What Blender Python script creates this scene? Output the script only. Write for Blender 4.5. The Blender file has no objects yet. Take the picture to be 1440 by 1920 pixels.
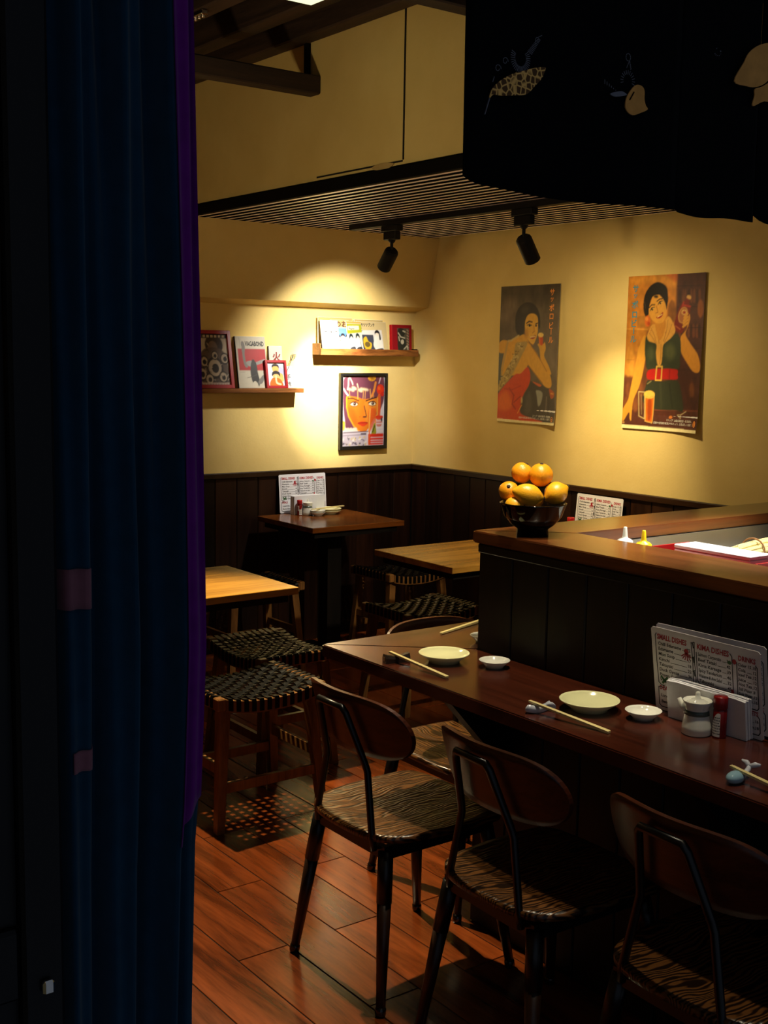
import bpy, bmesh, math, random
import numpy as np
from mathutils import Vector, Matrix

random.seed(7)
SC = bpy.context.scene
COL = SC.collection
PI = math.pi

# ------------------------------------------------------------------ camera
CAM_Z = 1.65
YAW, PITCH, ROLL, FPX = 0.639763622, 0.129162129, -0.0169327241, 2255.139
fw = Vector((math.sin(YAW) * math.cos(PITCH), math.cos(YAW) * math.cos(PITCH), -math.sin(PITCH)))
r0 = fw.cross(Vector((0, 0, 1))).normalized()
d0 = fw.cross(r0)
cr, sr = math.cos(ROLL), math.sin(ROLL)
rt = cr * r0 + sr * d0
dn = -sr * r0 + cr * d0
cd = bpy.data.cameras.new('camera')
cd.sensor_width = 36.0
cd.sensor_fit = 'AUTO'
cd.lens = 36.0 * FPX / 1920.0
cd.clip_start = 0.05
cam = bpy.data.objects.new('camera', cd)
M3 = Matrix((rt, -dn, -fw)).transposed()
cam.matrix_world = Matrix.Translation((0, 0, CAM_Z)) @ M3.to_4x4()
COL.objects.link(cam)
SC.camera = cam

# ------------------------------------------------------------------ world, exposure
w = bpy.data.worlds.new('world')
SC.world = w
w.use_nodes = True
bg = w.node_tree.nodes['Background']
bg.inputs[0].default_value = (0.68, 0.80, 1.0, 1)
bg.inputs[1].default_value = 0.11
SC.view_settings.view_transform = 'Standard'
SC.view_settings.look = 'None'
SC.view_settings.exposure = 0.0
SC.view_settings.gamma = 1.0
SC.view_settings.use_curve_mapping = False

# lamp powers (used by the lamp builders below)
P_SPOT_BACK = 300.0
P_SPILL_BACK = 86.0
P_SPOT_POSTER = 72.0
P_SPILL_POSTER = 24.0
P_LAMP_FAR = 460.0
P_PENDANT = 85.0
P_KITCHEN = 170.0
P_WASH = 30.0
P_SPOT_RIGHT = 130.0
P_SPOT_FRUIT = 58.0
P_PENDANT_NEAR = 44.0
WARM = (1.0, 0.86, 0.60)
SOFT_WHITE = (1.0, 0.94, 0.82)
WARM2 = (1.0, 0.80, 0.45)

# ------------------------------------------------------------------ helpers
def link(o):
    COL.objects.link(o)
    return o

def obj(name, bm, mat=None, parent=None, smooth=False, kind=None):
    me = bpy.data.meshes.new(name)
    bmesh.ops.recalc_face_normals(bm, faces=bm.faces[:])
    bm.to_mesh(me)
    bm.free()
    if smooth:
        for p in me.polygons:
            p.use_smooth = True
    if mat:
        me.materials.append(mat)
    o = link(bpy.data.objects.new(name, me))
    if parent:
        o.parent = parent
    if kind:
        o['kind'] = kind
    return o

def tag(o, label, cat, group=None):
    o['label'] = label
    o['category'] = cat
    if group:
        o['group'] = group
    return o

def thing(name, label, cat, loc=(0, 0, 0), rot=(0, 0, 0), group=None):
    o = link(bpy.data.objects.new(name, None))
    o.empty_display_size = 0.05
    o.location = loc
    o.rotation_euler = rot if isinstance(rot, (tuple, list)) else (0, 0, rot)
    return tag(o, label, cat, group)

def dup(root, loc, rz, label):
    r = root.copy()
    COL.objects.link(r)
    r.location = loc
    r.rotation_euler = (0, 0, rz)
    r['label'] = label
    for ch in list(root.children):
        c = ch.copy()
        COL.objects.link(c)
        c.parent = r
        for g in list(ch.children):
            d = g.copy()
            COL.objects.link(d)
            d.parent = c
    return r

def box(bm, x0, x1, y0, y1, z0, z1, bev=0.0):
    mt = Matrix.Translation(((x0 + x1) / 2, (y0 + y1) / 2, (z0 + z1) / 2)) @ Matrix.Diagonal((abs(x1 - x0), abs(y1 - y0), abs(z1 - z0), 1))
    r = bmesh.ops.create_cube(bm, size=1.0, matrix=mt)
    if bev > 0:
        es = set()
        for v in r['verts']:
            es.update(v.link_edges)
        bmesh.ops.bevel(bm, geom=list(es), offset=bev, segments=1, affect='EDGES', profile=0.5)
    return bm

def boxm(*a, **k):
    return box(bmesh.new(), *a, **k)

def prism(bm, pts, z0, z1, axis='z'):
    """extrude polygon pts (2D) between z0 and z1 along an axis"""
    def P(a, b, c):
        return (a, b, c) if axis == 'z' else ((a, c, b) if axis == 'y' else (c, a, b))
    lo = [bm.verts.new(P(a, b, z0)) for a, b in pts]
    hi = [bm.verts.new(P(a, b, z1)) for a, b in pts]
    n = len(pts)
    bm.faces.new(lo)
    bm.faces.new(hi)
    for i in range(n):
        bm.faces.new((lo[i], lo[(i + 1) % n], hi[(i + 1) % n], hi[i]))
    return bm

def tube(bm, pts, rad, n=8, cap=True, squash=None):
    pts = [Vector(p) for p in pts]
    rads = rad if isinstance(rad, (list, tuple)) else [rad] * len(pts)
    rings = []
    up = None
    for i, p in enumerate(pts):
        t = (pts[min(i + 1, len(pts) - 1)] - pts[max(i - 1, 0)]).normalized()
        if up is None:
            a = Vector((0, 0, 1)) if abs(t.z) < 0.9 else Vector((1, 0, 0))
            up = (a - t * a.dot(t)).normalized()
        else:
            up = (up - t * up.dot(t)).normalized()
        s = t.cross(up)
        ring = []
        for k in range(n):
            th = 2 * PI * (k + 0.5) / n
            ring.append(bm.verts.new(p + (up * math.cos(th) + s * math.sin(th)) * rads[i]))
        rings.append(ring)
    for a, b in zip(rings, rings[1:]):
        for k in range(n):
            bm.faces.new((a[k], a[(k + 1) % n], b[(k + 1) % n], b[k]))
    if cap:
        bm.faces.new(rings[0])
        bm.faces.new(rings[-1])
    return bm

def lathe(bm, prof, n=32, cx=0, cy=0, cz=0, sy=1.0):
    rings = []
    for r, z in prof:
        if r < 1e-6:
            rings.append([bm.verts.new((cx, cy, cz + z))])
        else:
            rings.append([bm.verts.new((cx + r * math.cos(2 * PI * k / n), cy + r * math.sin(2 * PI * k / n) * sy, cz + z)) for k in range(n)])
    for a, b in zip(rings, rings[1:]):
        for k in range(n):
            k2 = (k + 1) % n
            if len(a) == 1 and len(b) == 1:
                continue
            if len(a) == 1:
                bm.faces.new((a[0], b[k], b[k2]))
            elif len(b) == 1:
                bm.faces.new((a[k], a[k2], b[0]))
            else:
                bm.faces.new((a[k], a[k2], b[k2], b[k]))
    return bm

def bar_between(bm, a, b, wx, wy, wx2=None, wy2=None):
    """rectangular bar between two points, section given in x and y (top a, bottom b)"""
    wx2 = wx if wx2 is None else wx2
    wy2 = wy if wy2 is None else wy2
    A = [bm.verts.new((a[0] + sx * wx / 2, a[1] + sy * wy / 2, a[2])) for sx, sy in ((-1, -1), (1, -1), (1, 1), (-1, 1))]
    B = [bm.verts.new((b[0] + sx * wx2 / 2, b[1] + sy * wy2 / 2, b[2])) for sx, sy in ((-1, -1), (1, -1), (1, 1), (-1, 1))]
    bm.faces.new(A)
    bm.faces.new(B)
    for k in range(4):
        bm.faces.new((A[k], A[(k + 1) % 4], B[(k + 1) % 4], B[k]))
    return bm

def cr_closed(pts, sub=5):
    n = len(pts)
    out = []
    for i in range(n):
        p0, p1, p2, p3 = (np.array(pts[(i + k) % n], float) for k in (-1, 0, 1, 2))
        for s in range(sub):
            t = s / sub
            out.append(tuple(0.5 * ((2 * p1) + (-p0 + p2) * t + (2 * p0 - 5 * p1 + 4 * p2 - p3) * t * t + (-p0 + 3 * p1 - 3 * p2 + p3) * t ** 3)))
    return out

# ------------------------------------------------------------------ materials
def s2l(c):
    c = np.asarray(c, float) / 255.0
    return np.where(c <= 0.04045, c / 12.92, ((c + 0.055) / 1.055) ** 2.4)

def lin(c):
    a = s2l(c)
    return (float(a[0]), float(a[1]), float(a[2]), 1.0)

def newmat(name):
    m = bpy.data.materials.new(name)
    m.use_nodes = True
    nt = m.node_tree
    return m, nt, nt.nodes['Principled BSDF']

def plain(name, col, rough=0.5, metal=0.0, spec=0.5, coat=0.0, noise=0.06, nscale=40.0, bump=0.0):
    """colour with a faint procedural mottle"""
    m, nt, b = newmat(name)
    tc = nt.nodes.new('ShaderNodeTexCoord')
    nz = nt.nodes.new('ShaderNodeTexNoise')
    nz.inputs['Scale'].default_value = nscale
    nz.inputs['Detail'].default_value = 4
    nt.links.new(tc.outputs['Object'], nz.inputs['Vector'])
    mx = nt.nodes.new('ShaderNodeMix')
    mx.data_type = 'RGBA'
    c = np.array(col[:3], float)
    mx.inputs[6].default_value = (*(c * (1 - noise)), 1)
    mx.inputs[7].default_value = (*np.minimum(c * (1 + noise), 1), 1)
    nt.links.new(nz.outputs['Fac'], mx.inputs[0])
    nt.links.new(mx.outputs[2], b.inputs['Base Color'])
    b.inputs['Roughness'].default_value = rough
    b.inputs['Metallic'].default_value = metal
    b.inputs['Specular IOR Level'].default_value = spec
    b.inputs['Coat Weight'].default_value = coat
    if bump:
        bp = nt.nodes.new('ShaderNodeBump')
        bp.inputs['Strength'].default_value = bump
        bp.inputs['Distance'].default_value = 0.002
        nt.links.new(nz.outputs['Fac'], bp.inputs['Height'])
        nt.links.new(bp.outputs[0], b.inputs['Normal'])
    return m

def wood(name, c1, c2, axis=0, scale=14.0, rough=0.4, spec=0.5, bump=0.15, vary=0.25, stretch=0.07, knots=0.0, coat=0.0, rvar=0.1):
    m, nt, b = newmat(name)
    L = nt.links.new
    tc = nt.nodes.new('ShaderNodeTexCoord')
    oi = nt.nodes.new('ShaderNodeObjectInfo')
    mul = nt.nodes.new('ShaderNodeVectorMath')
    mul.operation = 'MULTIPLY_ADD'
    cmb = nt.nodes.new('ShaderNodeCombineXYZ')
    for k in range(3):
        L(oi.outputs['Random'], cmb.inputs[k])
    mul.inputs[1].default_value = (37.0, 53.0, 71.0)
    L(cmb.outputs[0], mul.inputs[0])
    L(tc.outputs['Object'], mul.inputs[2])
    mp = nt.nodes.new('ShaderNodeMapping')
    s = [1.0, 1.0, 1.0]
    s[axis] = stretch
    mp.inputs['Scale'].default_value = s
    L(mul.outputs[0], mp.inputs['Vector'])
    nz = nt.nodes.new('ShaderNodeTexNoise')
    nz.inputs['Scale'].default_value = scale
    nz.inputs['Detail'].default_value = 8
    nz.inputs['Roughness'].default_value = 0.62
    nz.inputs['Distortion'].default_value = 0.6 + knots
    L(mp.outputs[0], nz.inputs['Vector'])
    nf = nt.nodes.new('ShaderNodeTexNoise')
    nf.inputs['Scale'].default_value = scale * 9
    nf.inputs['Detail'].default_value = 3
    L(mp.outputs[0], nf.inputs['Vector'])
    ad = nt.nodes.new('ShaderNodeMath')
    ad.operation = 'MULTIPLY_ADD'
    ad.inputs[1].default_value = 0.35
    L(nf.outputs['Fac'], ad.inputs[0])
    L(nz.outputs['Fac'], ad.inputs[2])
    rp = nt.nodes.new('ShaderNodeValToRGB')
    rp.color_ramp.elements[0].position = 0.42
    rp.color_ramp.elements[1].position = 0.92
    rp.color_ramp.elements[0].color = (*c1[:3], 1)
    rp.color_ramp.elements[1].color = (*c2[:3], 1)
    L(ad.outputs[0], rp.inputs['Fac'])
    hv = nt.nodes.new('ShaderNodeHueSaturation')
    mr = nt.nodes.new('ShaderNodeMapRange')
    mr.inputs['To Min'].default_value = 1 - vary
    mr.inputs['To Max'].default_value = 1 + vary
    L(oi.outputs['Random'], mr.inputs['Value'])
    L(mr.outputs[0], hv.inputs['Value'])
    L(rp.outputs['Color'], hv.inputs['Color'])
    L(hv.outputs['Color'], b.inputs['Base Color'])
    rr = nt.nodes.new('ShaderNodeMapRange')
    rr.inputs['To Min'].default_value = rough - rvar
    rr.inputs['To Max'].default_value = rough + rvar
    L(nz.outputs['Fac'], rr.inputs['Value'])
    L(rr.outputs[0], b.inputs['Roughness'])
    b.inputs['Specular IOR Level'].default_value = spec
    b.inputs['Coat Weight'].default_value = coat
    b.inputs['Coat Roughness'].default_value = 0.25
    bp = nt.nodes.new('ShaderNodeBump')
    bp.inputs['Strength'].default_value = bump
    bp.inputs['Distance'].default_value = 0.002
    L(ad.outputs[0], bp.inputs['Height'])
    L(bp.outputs[0], b.inputs['Normal'])
    return m

def oak_seat(name, c1, c2, rough=0.33):
    """strongly figured open grain: distorted rings, relief in the pores"""
    m, nt, b = newmat(name)
    L = nt.links.new
    tc = nt.nodes.new('ShaderNodeTexCoord')
    mp = nt.nodes.new('ShaderNodeMapping')
    mp.inputs['Scale'].default_value = (0.30, 1.0, 1.0)
    mp.inputs['Location'].default_value = (0.06, 0.03, 0)
    L(tc.outputs['Object'], mp.inputs['Vector'])
    wv = nt.nodes.new('ShaderNodeTexWave')
    wv.wave_type = 'BANDS'
    wv.bands_direction = 'Y'
    wv.inputs['Scale'].default_value = 26
    wv.inputs['Distortion'].default_value = 24.0
    wv.inputs['Detail'].default_value = 2.0
    wv.inputs['Detail Scale'].default_value = 0.75
    L(mp.outputs[0], wv.inputs['Vector'])
    nz = nt.nodes.new('ShaderNodeTexNoise')
    nz.inputs['Scale'].default_value = 160
    nz.inputs['Detail'].default_value = 3
    L(mp.outputs[0], nz.inputs['Vector'])
    ad = nt.nodes.new('ShaderNodeMath')
    ad.operation = 'MULTIPLY_ADD'
    ad.inputs[1].default_value = 0.5
    L(nz.outputs['Fac'], ad.inputs[0])
    L(wv.outputs['Fac'], ad.inputs[2])
    rp = nt.nodes.new('ShaderNodeValToRGB')
    rp.color_ramp.elements[0].position = 0.50
    rp.color_ramp.elements[1].position = 1.0
    rp.color_ramp.elements[0].color = (*c1[:3], 1)
    rp.color_ramp.elements[1].color = (*c2[:3], 1)
    L(ad.outputs[0], rp.inputs['Fac'])
    L(rp.outputs['Color'], b.inputs['Base Color'])
    b.inputs['Roughness'].default_value = rough
    bp = nt.nodes.new('ShaderNodeBump')
    bp.inputs['Strength'].default_value = 0.45
    bp.inputs['Distance'].default_value = 0.0015
    L(ad.outputs[0], bp.inputs['Height'])
    L(bp.outputs[0], b.inputs['Normal'])
    return m

def plaster(name, c1, c2, rough=0.85):
    m, nt, b = newmat(name)
    L = nt.links.new
    tc = nt.nodes.new('ShaderNodeTexCoord')
    nz = nt.nodes.new('ShaderNodeTexNoise')
    nz.inputs['Scale'].default_value = 2.2
    nz.inputs['Detail'].default_value = 7
    nz.inputs['Roughness'].default_value = 0.6
    L(tc.outputs['Object'], nz.inputs['Vector'])
    rp = nt.nodes.new('ShaderNodeValToRGB')
    rp.color_ramp.elements[0].position = 0.35
    rp.color_ramp.elements[1].position = 0.7
    rp.color_ramp.elements[0].color = (*c1[:3], 1)
    rp.color_ramp.elements[1].color = (*c2[:3], 1)
    L(nz.outputs['Fac'], rp.inputs['Fac'])
    L(rp.outputs['Color'], b.inputs['Base Color'])
    b.inputs['Roughness'].default_value = rough
    b.inputs['Specular IOR Level'].default_value = 0.2
    n2 = nt.nodes.new('ShaderNodeTexNoise')
    n2.inputs['Scale'].default_value = 90
    n2.inputs['Detail'].default_value = 4
    L(tc.outputs['Object'], n2.inputs['Vector'])
    bp = nt.nodes.new('ShaderNodeBump')
    bp.inputs['Strength'].default_value = 0.12
    bp.inputs['Distance'].default_value = 0.004
    L(n2.outputs['Fac'], bp.inputs['Height'])
    L(bp.outputs[0], b.inputs['Normal'])
    return m

def cloth(name, c, rough=0.9, weave=900.0, sheen=0.15):
    m, nt, b = newmat(name)
    L = nt.links.new
    tc = nt.nodes.new('ShaderNodeTexCoord')
    wv = nt.nodes.new('ShaderNodeTexWave')
    wv.inputs['Scale'].default_value = weave
    wv.bands_direction = 'Z'
    wv.inputs['Distortion'].default_value = 1.0
    L(tc.outputs['Object'], wv.inputs['Vector'])
    nz = nt.nodes.new('ShaderNodeTexNoise')
    nz.inputs['Scale'].default_value = 60
    nz.inputs['Detail'].default_value = 6
    L(tc.outputs['Object'], nz.inputs['Vector'])
    mx = nt.nodes.new('ShaderNodeMix')
    mx.data_type = 'RGBA'
    c = np.array(c[:3], float)
    mx.inputs[6].default_value = (*(c * 0.7), 1)
    mx.inputs[7].default_value = (*np.minimum(c * 1.3, 0.95), 1)
    L(nz.outputs['Fac'], mx.inputs[0])
    L(mx.outputs[2], b.inputs['Base Color'])
    b.inputs['Roughness'].default_value = rough
    b.inputs['Specular IOR Level'].default_value = 0.1
    b.inputs['Sheen Weight'].default_value = sheen
    bp = nt.nodes.new('ShaderNodeBump')
    bp.inputs['Strength'].default_value = 0.15
    bp.inputs['Distance'].default_value = 0.0006
    L(wv.outputs['Fac'], bp.inputs['Height'])
    L(bp.outputs[0], b.inputs['Normal'])
    return m

def emit(name, col, st):
    m, nt, b = newmat(name)
    b.inputs['Emission Color'].default_value = (*col, 1)
    b.inputs['Emission Strength'].default_value = st
    b.inputs['Base Color'].default_value = (0.8, 0.8, 0.8, 1)
    return m

def print_mat(name, rough=0.45, spec=0.35):
    m, nt, b = newmat(name)
    vc = nt.nodes.new('ShaderNodeVertexColor')
    vc.layer_name = 'Col'
    nt.links.new(vc.outputs['Color'], b.inputs['Base Color'])
    b.inputs['Roughness'].default_value = rough
    b.inputs['Specular IOR Level'].default_value = spec
    return m

M = {}
M['plaster'] = plaster('cream_plaster', (0.70, 0.51, 0.175), (0.79, 0.60, 0.23))
M['wainscot'] = wood('dark_wainscot_wood', (0.004, 0.0012, 0.0005), (0.022, 0.0065, 0.0020), axis=2, scale=16, rough=0.42, vary=0.6, stretch=0.05, spec=0.3)
M['panel'] = wood('dark_counter_panel_wood', (0.0030, 0.0015, 0.0008), (0.013, 0.0060, 0.0024), axis=2, scale=24, rough=0.5, vary=0.35, stretch=0.03, spec=0.3)
M['rail'] = wood('wainscot_rail_wood', (0.008, 0.0028, 0.0008), (0.034, 0.012, 0.0035), axis=1, scale=20, rough=0.35)
M['floor'] = wood('red_brown_floor_plank', (0.038, 0.0070, 0.0014), (0.25, 0.052, 0.0095), axis=1, scale=9, rough=0.21, vary=0.3, stretch=0.11, bump=0.16, knots=0.8, rvar=0.06)
M['grout'] = plain('dark_joint', (0.006, 0.004, 0.003), 0.9)
M['ledge'] = wood('red_mahogany_ledge', (0.014, 0.0028, 0.0011), (0.095, 0.0190, 0.0075), axis=1, scale=10, rough=0.20, vary=0.1, stretch=0.05, bump=0.05, rvar=0.05, spec=0.8, coat=0.35)
M['ledge_x'] = wood('red_mahogany_ledge_cross', (0.014, 0.0036, 0.0013), (0.095, 0.0260, 0.0090), axis=0, scale=10, rough=0.20, vary=0.1, stretch=0.05, bump=0.05, rvar=0.05, spec=0.8, coat=0.35)
M['ctop'] = wood('counter_top_wood', (0.030, 0.0075, 0.0022), (0.17, 0.048, 0.012), axis=1, scale=11, rough=0.22, vary=0.08, stretch=0.05, bump=0.06, rvar=0.05, spec=0.7, coat=0.2)
M['ctop_x'] = wood('counter_top_wood_cross', (0.030, 0.0080, 0.0022), (0.17, 0.050, 0.012), axis=0, scale=11, rough=0.22, vary=0.08, stretch=0.05, bump=0.06, rvar=0.05, spec=0.7, coat=0.2)
M['table'] = wood('golden_table_wood', (0.16, 0.060, 0.008), (0.56, 0.28, 0.045), axis=0, scale=12, rough=0.24, vary=0.05, stretch=0.06, bump=0.05, rvar=0.04)
M['table_dark'] = wood('brown_table_wood', (0.060, 0.015, 0.003), (0.26, 0.078, 0.014), axis=0, scale=12, rough=0.2, vary=0.05, stretch=0.08, bump=0.05, rvar=0.05)
M['black_wood'] = wood('black_brown_wood', (0.0015, 0.001, 0.0008), (0.006, 0.0035, 0.0022), axis=2, scale=20, rough=0.55, vary=0.2, spec=0.25)
M['stool'] = wood('stool_wood', (0.060, 0.022, 0.006), (0.30, 0.135, 0.036), axis=2, scale=24, rough=0.36, vary=0.1)
M['leather'] = plain('black_leather_strap', (0.0018, 0.0018, 0.0022), 0.40, spec=0.16, nscale=300, noise=0.3, bump=0.1)
M['oak'] = oak_seat('figured_seat_wood', (0.010, 0.0032, 0.0008), (0.125, 0.048, 0.0118), 0.28)
M['ply'] = wood('red_brown_ply', (0.022, 0.0042, 0.0012), (0.105, 0.022, 0.0055), axis=1, scale=24, rough=0.34, vary=0.05, stretch=0.06, bump=0.10)
M['leg'] = wood('dark_brown_leg_wood', (0.010, 0.0034, 0.0012), (0.036, 0.012, 0.0038), axis=2, scale=30, rough=0.36, vary=0.1)
M['steel_black'] = plain('black_steel', (0.0025, 0.0025, 0.003), 0.32, spec=0.5)
M['cap'] = plain('glossy_black_foot', (0.005, 0.005, 0.005), 0.12, spec=0.8)
M['slat'] = plain('slat_face_painted_sheen', (0.86, 0.74, 0.80), 0.34, spec=0.7, noise=0.1, nscale=30)  # pale base stands in for wall light reflected along the slat undersides
M['slat_board'] = plain('black_slat_gap_shade', (0.003, 0.0022, 0.002), 0.9, spec=0.1)  # shade of the gaps put into near-black board and slat sides
M['beam'] = wood('rough_brown_beam', (0.008, 0.004, 0.0022), (0.060, 0.031, 0.018), axis=1, scale=18, rough=0.7, vary=0.2, bump=0.4)
M['beam_x'] = wood('rough_brown_cross_beam', (0.006, 0.003, 0.0016), (0.045, 0.023, 0.013), axis=0, scale=18, rough=0.7, vary=0.2, bump=0.4)
M['beam_dark'] = plain('black_trim', (0.004, 0.003, 0.0025), 0.9, spec=0.1)
M['lamp_black'] = plain('black_lamp_body', (0.004, 0.004, 0.0045), 0.6, spec=0.3)
M['lens'] = emit('lit_lamp_lens', (1.0, 0.86, 0.6), 14.0)
M['paper'] = plain('off_white_paper', (0.80, 0.78, 0.72), 0.7)
M['white'] = plain('white_laminate', (0.78, 0.77, 0.80), 0.25, spec=0.4, noise=0.02)
M['napkin'] = plain('white_napkin_paper', (0.74, 0.75, 0.80), 0.9, nscale=120, noise=0.05, bump=0.2)
M['cream_ceramic'] = plain('cream_glaze', (0.80, 0.79, 0.46), 0.12, spec=0.6, noise=0.03, nscale=25)
M['white_ceramic'] = plain('white_glaze', (0.74, 0.74, 0.66), 0.10, spec=0.6, noise=0.02)
M['green_band'] = plain('grey_green_band', (0.09, 0.13, 0.11), 0.2)
M['black_ceramic'] = plain('black_glaze', (0.0015, 0.0015, 0.0015), 0.06, spec=0.4)
M['blue_ceramic'] = plain('pale_blue_glaze', (0.25, 0.42, 0.52), 0.08, spec=0.6, noise=0.1)
M['bluewhite'] = plain('blue_white_glaze', (0.55, 0.58, 0.66), 0.10, spec=0.6, noise=0.35, nscale=90)
M['chop'] = wood('pale_bamboo', (0.52, 0.42, 0.16), (0.74, 0.64, 0.30), axis=0, scale=40, rough=0.5, vary=0.05)
M['red_plastic'] = plain('red_plastic', (0.42, 0.010, 0.012), 0.3)
M['dark_red'] = plain('dark_red_plastic', (0.22, 0.008, 0.008), 0.25)
M['citrus'] = plain('citrus_peel', (0.85, 0.33, 0.010), 0.34, nscale=260, noise=0.12, bump=0.35)
M['lemon'] = plain('lemon_peel', (0.86, 0.42, 0.015), 0.34, nscale=240, noise=0.10, bump=0.35)
M['stem'] = plain('dark_stem_end', (0.03, 0.018, 0.006), 0.8)
M['shelf'] = wood('orange_shelf_wood', (0.070, 0.018, 0.003), (0.34, 0.12, 0.022), axis=0, scale=26, rough=0.45, vary=0.1, stretch=0.12, knots=1.5)
M['frame_black'] = plain('black_frame', (0.006, 0.006, 0.006), 0.3)
M['frame_red'] = plain('red_frame', (0.36, 0.008, 0.014), 0.35)
M['clear_plastic'] = plain('milky_plastic', (0.66, 0.68, 0.66), 0.35)
M['yellow_plastic'] = plain('yellow_plastic', (0.80, 0.55, 0.01), 0.35)
M['steel'] = plain('brushed_steel', (0.42, 0.40, 0.36), 0.34, metal=0.9, nscale=8, noise=0.1)
M['worktop'] = plain('pale_worktop', (0.45, 0.43, 0.38), 0.4)
M['bamboo'] = plain('pale_bamboo_stick', (0.76, 0.62, 0.26), 0.55, nscale=80, noise=0.2)
M['string'] = plain('brown_string', (0.20, 0.09, 0.03), 0.9)
M['noren'] = cloth('indigo_black_cloth', (0.0005, 0.0005, 0.0010), sheen=0.0)
M['curtain'] = cloth('dark_blue_cloth', (0.0036, 0.034, 0.070))
M['purple'] = cloth('purple_cloth', (0.14, 0.006, 0.20))
M['tan_print'] = cloth('tan_printed_cloth', (0.72, 0.33, 0.075))
M['white_print'] = cloth('grey_white_print', (0.16, 0.16, 0.19))
M['pink_print'] = cloth('pink_grey_print', (0.22, 0.085, 0.115))
M['door'] = wood('black_door_wood', (0.0010, 0.0010, 0.0016), (0.0040, 0.0040, 0.0055), axis=2, scale=20, rough=0.4, vary=0.1, spec=0.25)
M['ink'] = plain('black_ink', (0.010, 0.010, 0.012), 0.6)
M['ink_red'] = plain('red_ink', (0.40, 0.010, 0.020), 0.6)
M['ink_orange'] = plain('orange_ink', (0.80, 0.26, 0.03), 0.5)
M['ink_blue'] = plain('teal_ink', (0.05, 0.24, 0.34), 0.5)
M['ink_white'] = plain('white_ink', (0.75, 0.72, 0.62), 0.5)
M['print'] = print_mat('printed_paper', 0.5, 0.3)
M['print_gloss'] = print_mat('glossy_printed_paper', 0.3, 0.4)
M['brass'] = plain('bright_metal', (0.75, 0.72, 0.68), 0.2, metal=1.0)

# ------------------------------------------------------------------ room shell
XR, YB = 4.504, 5.772            # poster wall, back wall
ZC = 2.33                        # underside of the slatted ceiling
XS = 2.88                        # face of the upper wall

floor = obj('floor', boxm(-0.6, XR + 0.1, 0.25, YB + 0.1, -0.06, -0.003), M['grout'], kind='structure')
PW, PL = 0.159, 0.80
def plank_mesh(wd, ln):
    bm = boxm(-wd / 2 + 0.0016, wd / 2 - 0.0016, -ln / 2 + 0.0016, ln / 2 - 0.0016, -0.003, 0.0, 0.0012)
    me = bpy.data.meshes.new('floor_plank')
    bm.to_mesh(me)
    bm.free()
    me.materials.append(M['floor'])
    return me
_pm = {}
for k in range(-8, 18):
    x0, x1 = 1.711 + PW * k, 1.711 + PW * (k + 1)
    x1 = min(x1, XR - 0.001)
    off = 2.325 if k % 2 == 0 else 2.718
    for j in range(-3, 6):
        y0, y1 = off + PL * j, off + PL * (j + 1)
        y0, y1 = max(y0, 0.3), min(y1, YB - 0.001)
        if y1 - y0 < 0.03 or x1 - x0 < 0.02:
            continue
        key = (round(x1 - x0, 3), round(y1 - y0, 3))
        if key not in _pm:
            _pm[key] = plank_mesh(*key)
        o = link(bpy.data.objects.new('floor_plank', _pm[key]))
        o.location = ((x0 + x1) / 2, (y0 + y1) / 2, 0)
        o.parent = floor

wall_back = obj('wall_back', boxm(-0.6, XR + 0.1, YB, YB + 0.1, -0.05, 3.3), M['plaster'], kind='structure')
obj('bulkhead', prism(bmesh.new(), [(5.556, ZC), (5.648, 1.936), (YB - 0.0005, 1.914), (YB - 0.0005, ZC)], 1.2, XR - 0.001, axis='x'), M['plaster'], wall_back)
obj('corner_strip', boxm(XR - 0.0135, XR - 0.0005, YB - 0.0155, YB - 0.0005, 0.002, 0.969), M['black_wood'], wall_back)
wall_right = obj('wall_right', boxm(XR, XR + 0.1, 0.8, YB, -0.05, 3.3), M['plaster'], kind='structure')
wall_left = obj('wall_left', boxm(-0.7, -0.6, 0.3, YB + 0.1, -0.05, 3.3), M['plaster'], kind='structure')

def board_mesh(nm, dx, dy, z0, z1, mat, bev=0.003):
    bm = boxm(-dx / 2, dx / 2, -dy / 2, dy / 2, z0, z1, bev)
    me = bpy.data.meshes.new(nm)
    bm.to_mesh(me)
    bm.free()
    me.materials.append(mat)
    return me
BWD = 0.135
wb = board_mesh('wainscot_board', BWD - 0.003, 0.012, 0.002, 0.97, M['wainscot'])
x = XR - 0.014 - BWD / 2
while x > 1.3:
    o = link(bpy.data.objects.new('wainscot_board', wb))
    o.location = (x, YB - 0.0065, 0)
    o.parent = wall_back
    x -= BWD
obj('wainscot_rail', boxm(1.2, XR - 0.001, YB - 0.026, YB - 0.0005, 0.969, 1.001, 0.004), M['rail'], wall_back)
wb2 = board_mesh('wainscot_board', 0.012, BWD - 0.003, 0.002, 0.97, M['wainscot'])
y = YB - 0.016 - BWD / 2
while y > 2.8:
    o = link(bpy.data.objects.new('wainscot_board', wb2))
    o.location = (XR - 0.0065, y, 0)
    o.parent = wall_right
    y -= BWD
obj('wainscot_rail', boxm(XR - 0.026, XR - 0.0005, 0.9, YB - 0.027, 0.969, 1.001, 0.004), M['rail'], wall_right)

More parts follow.
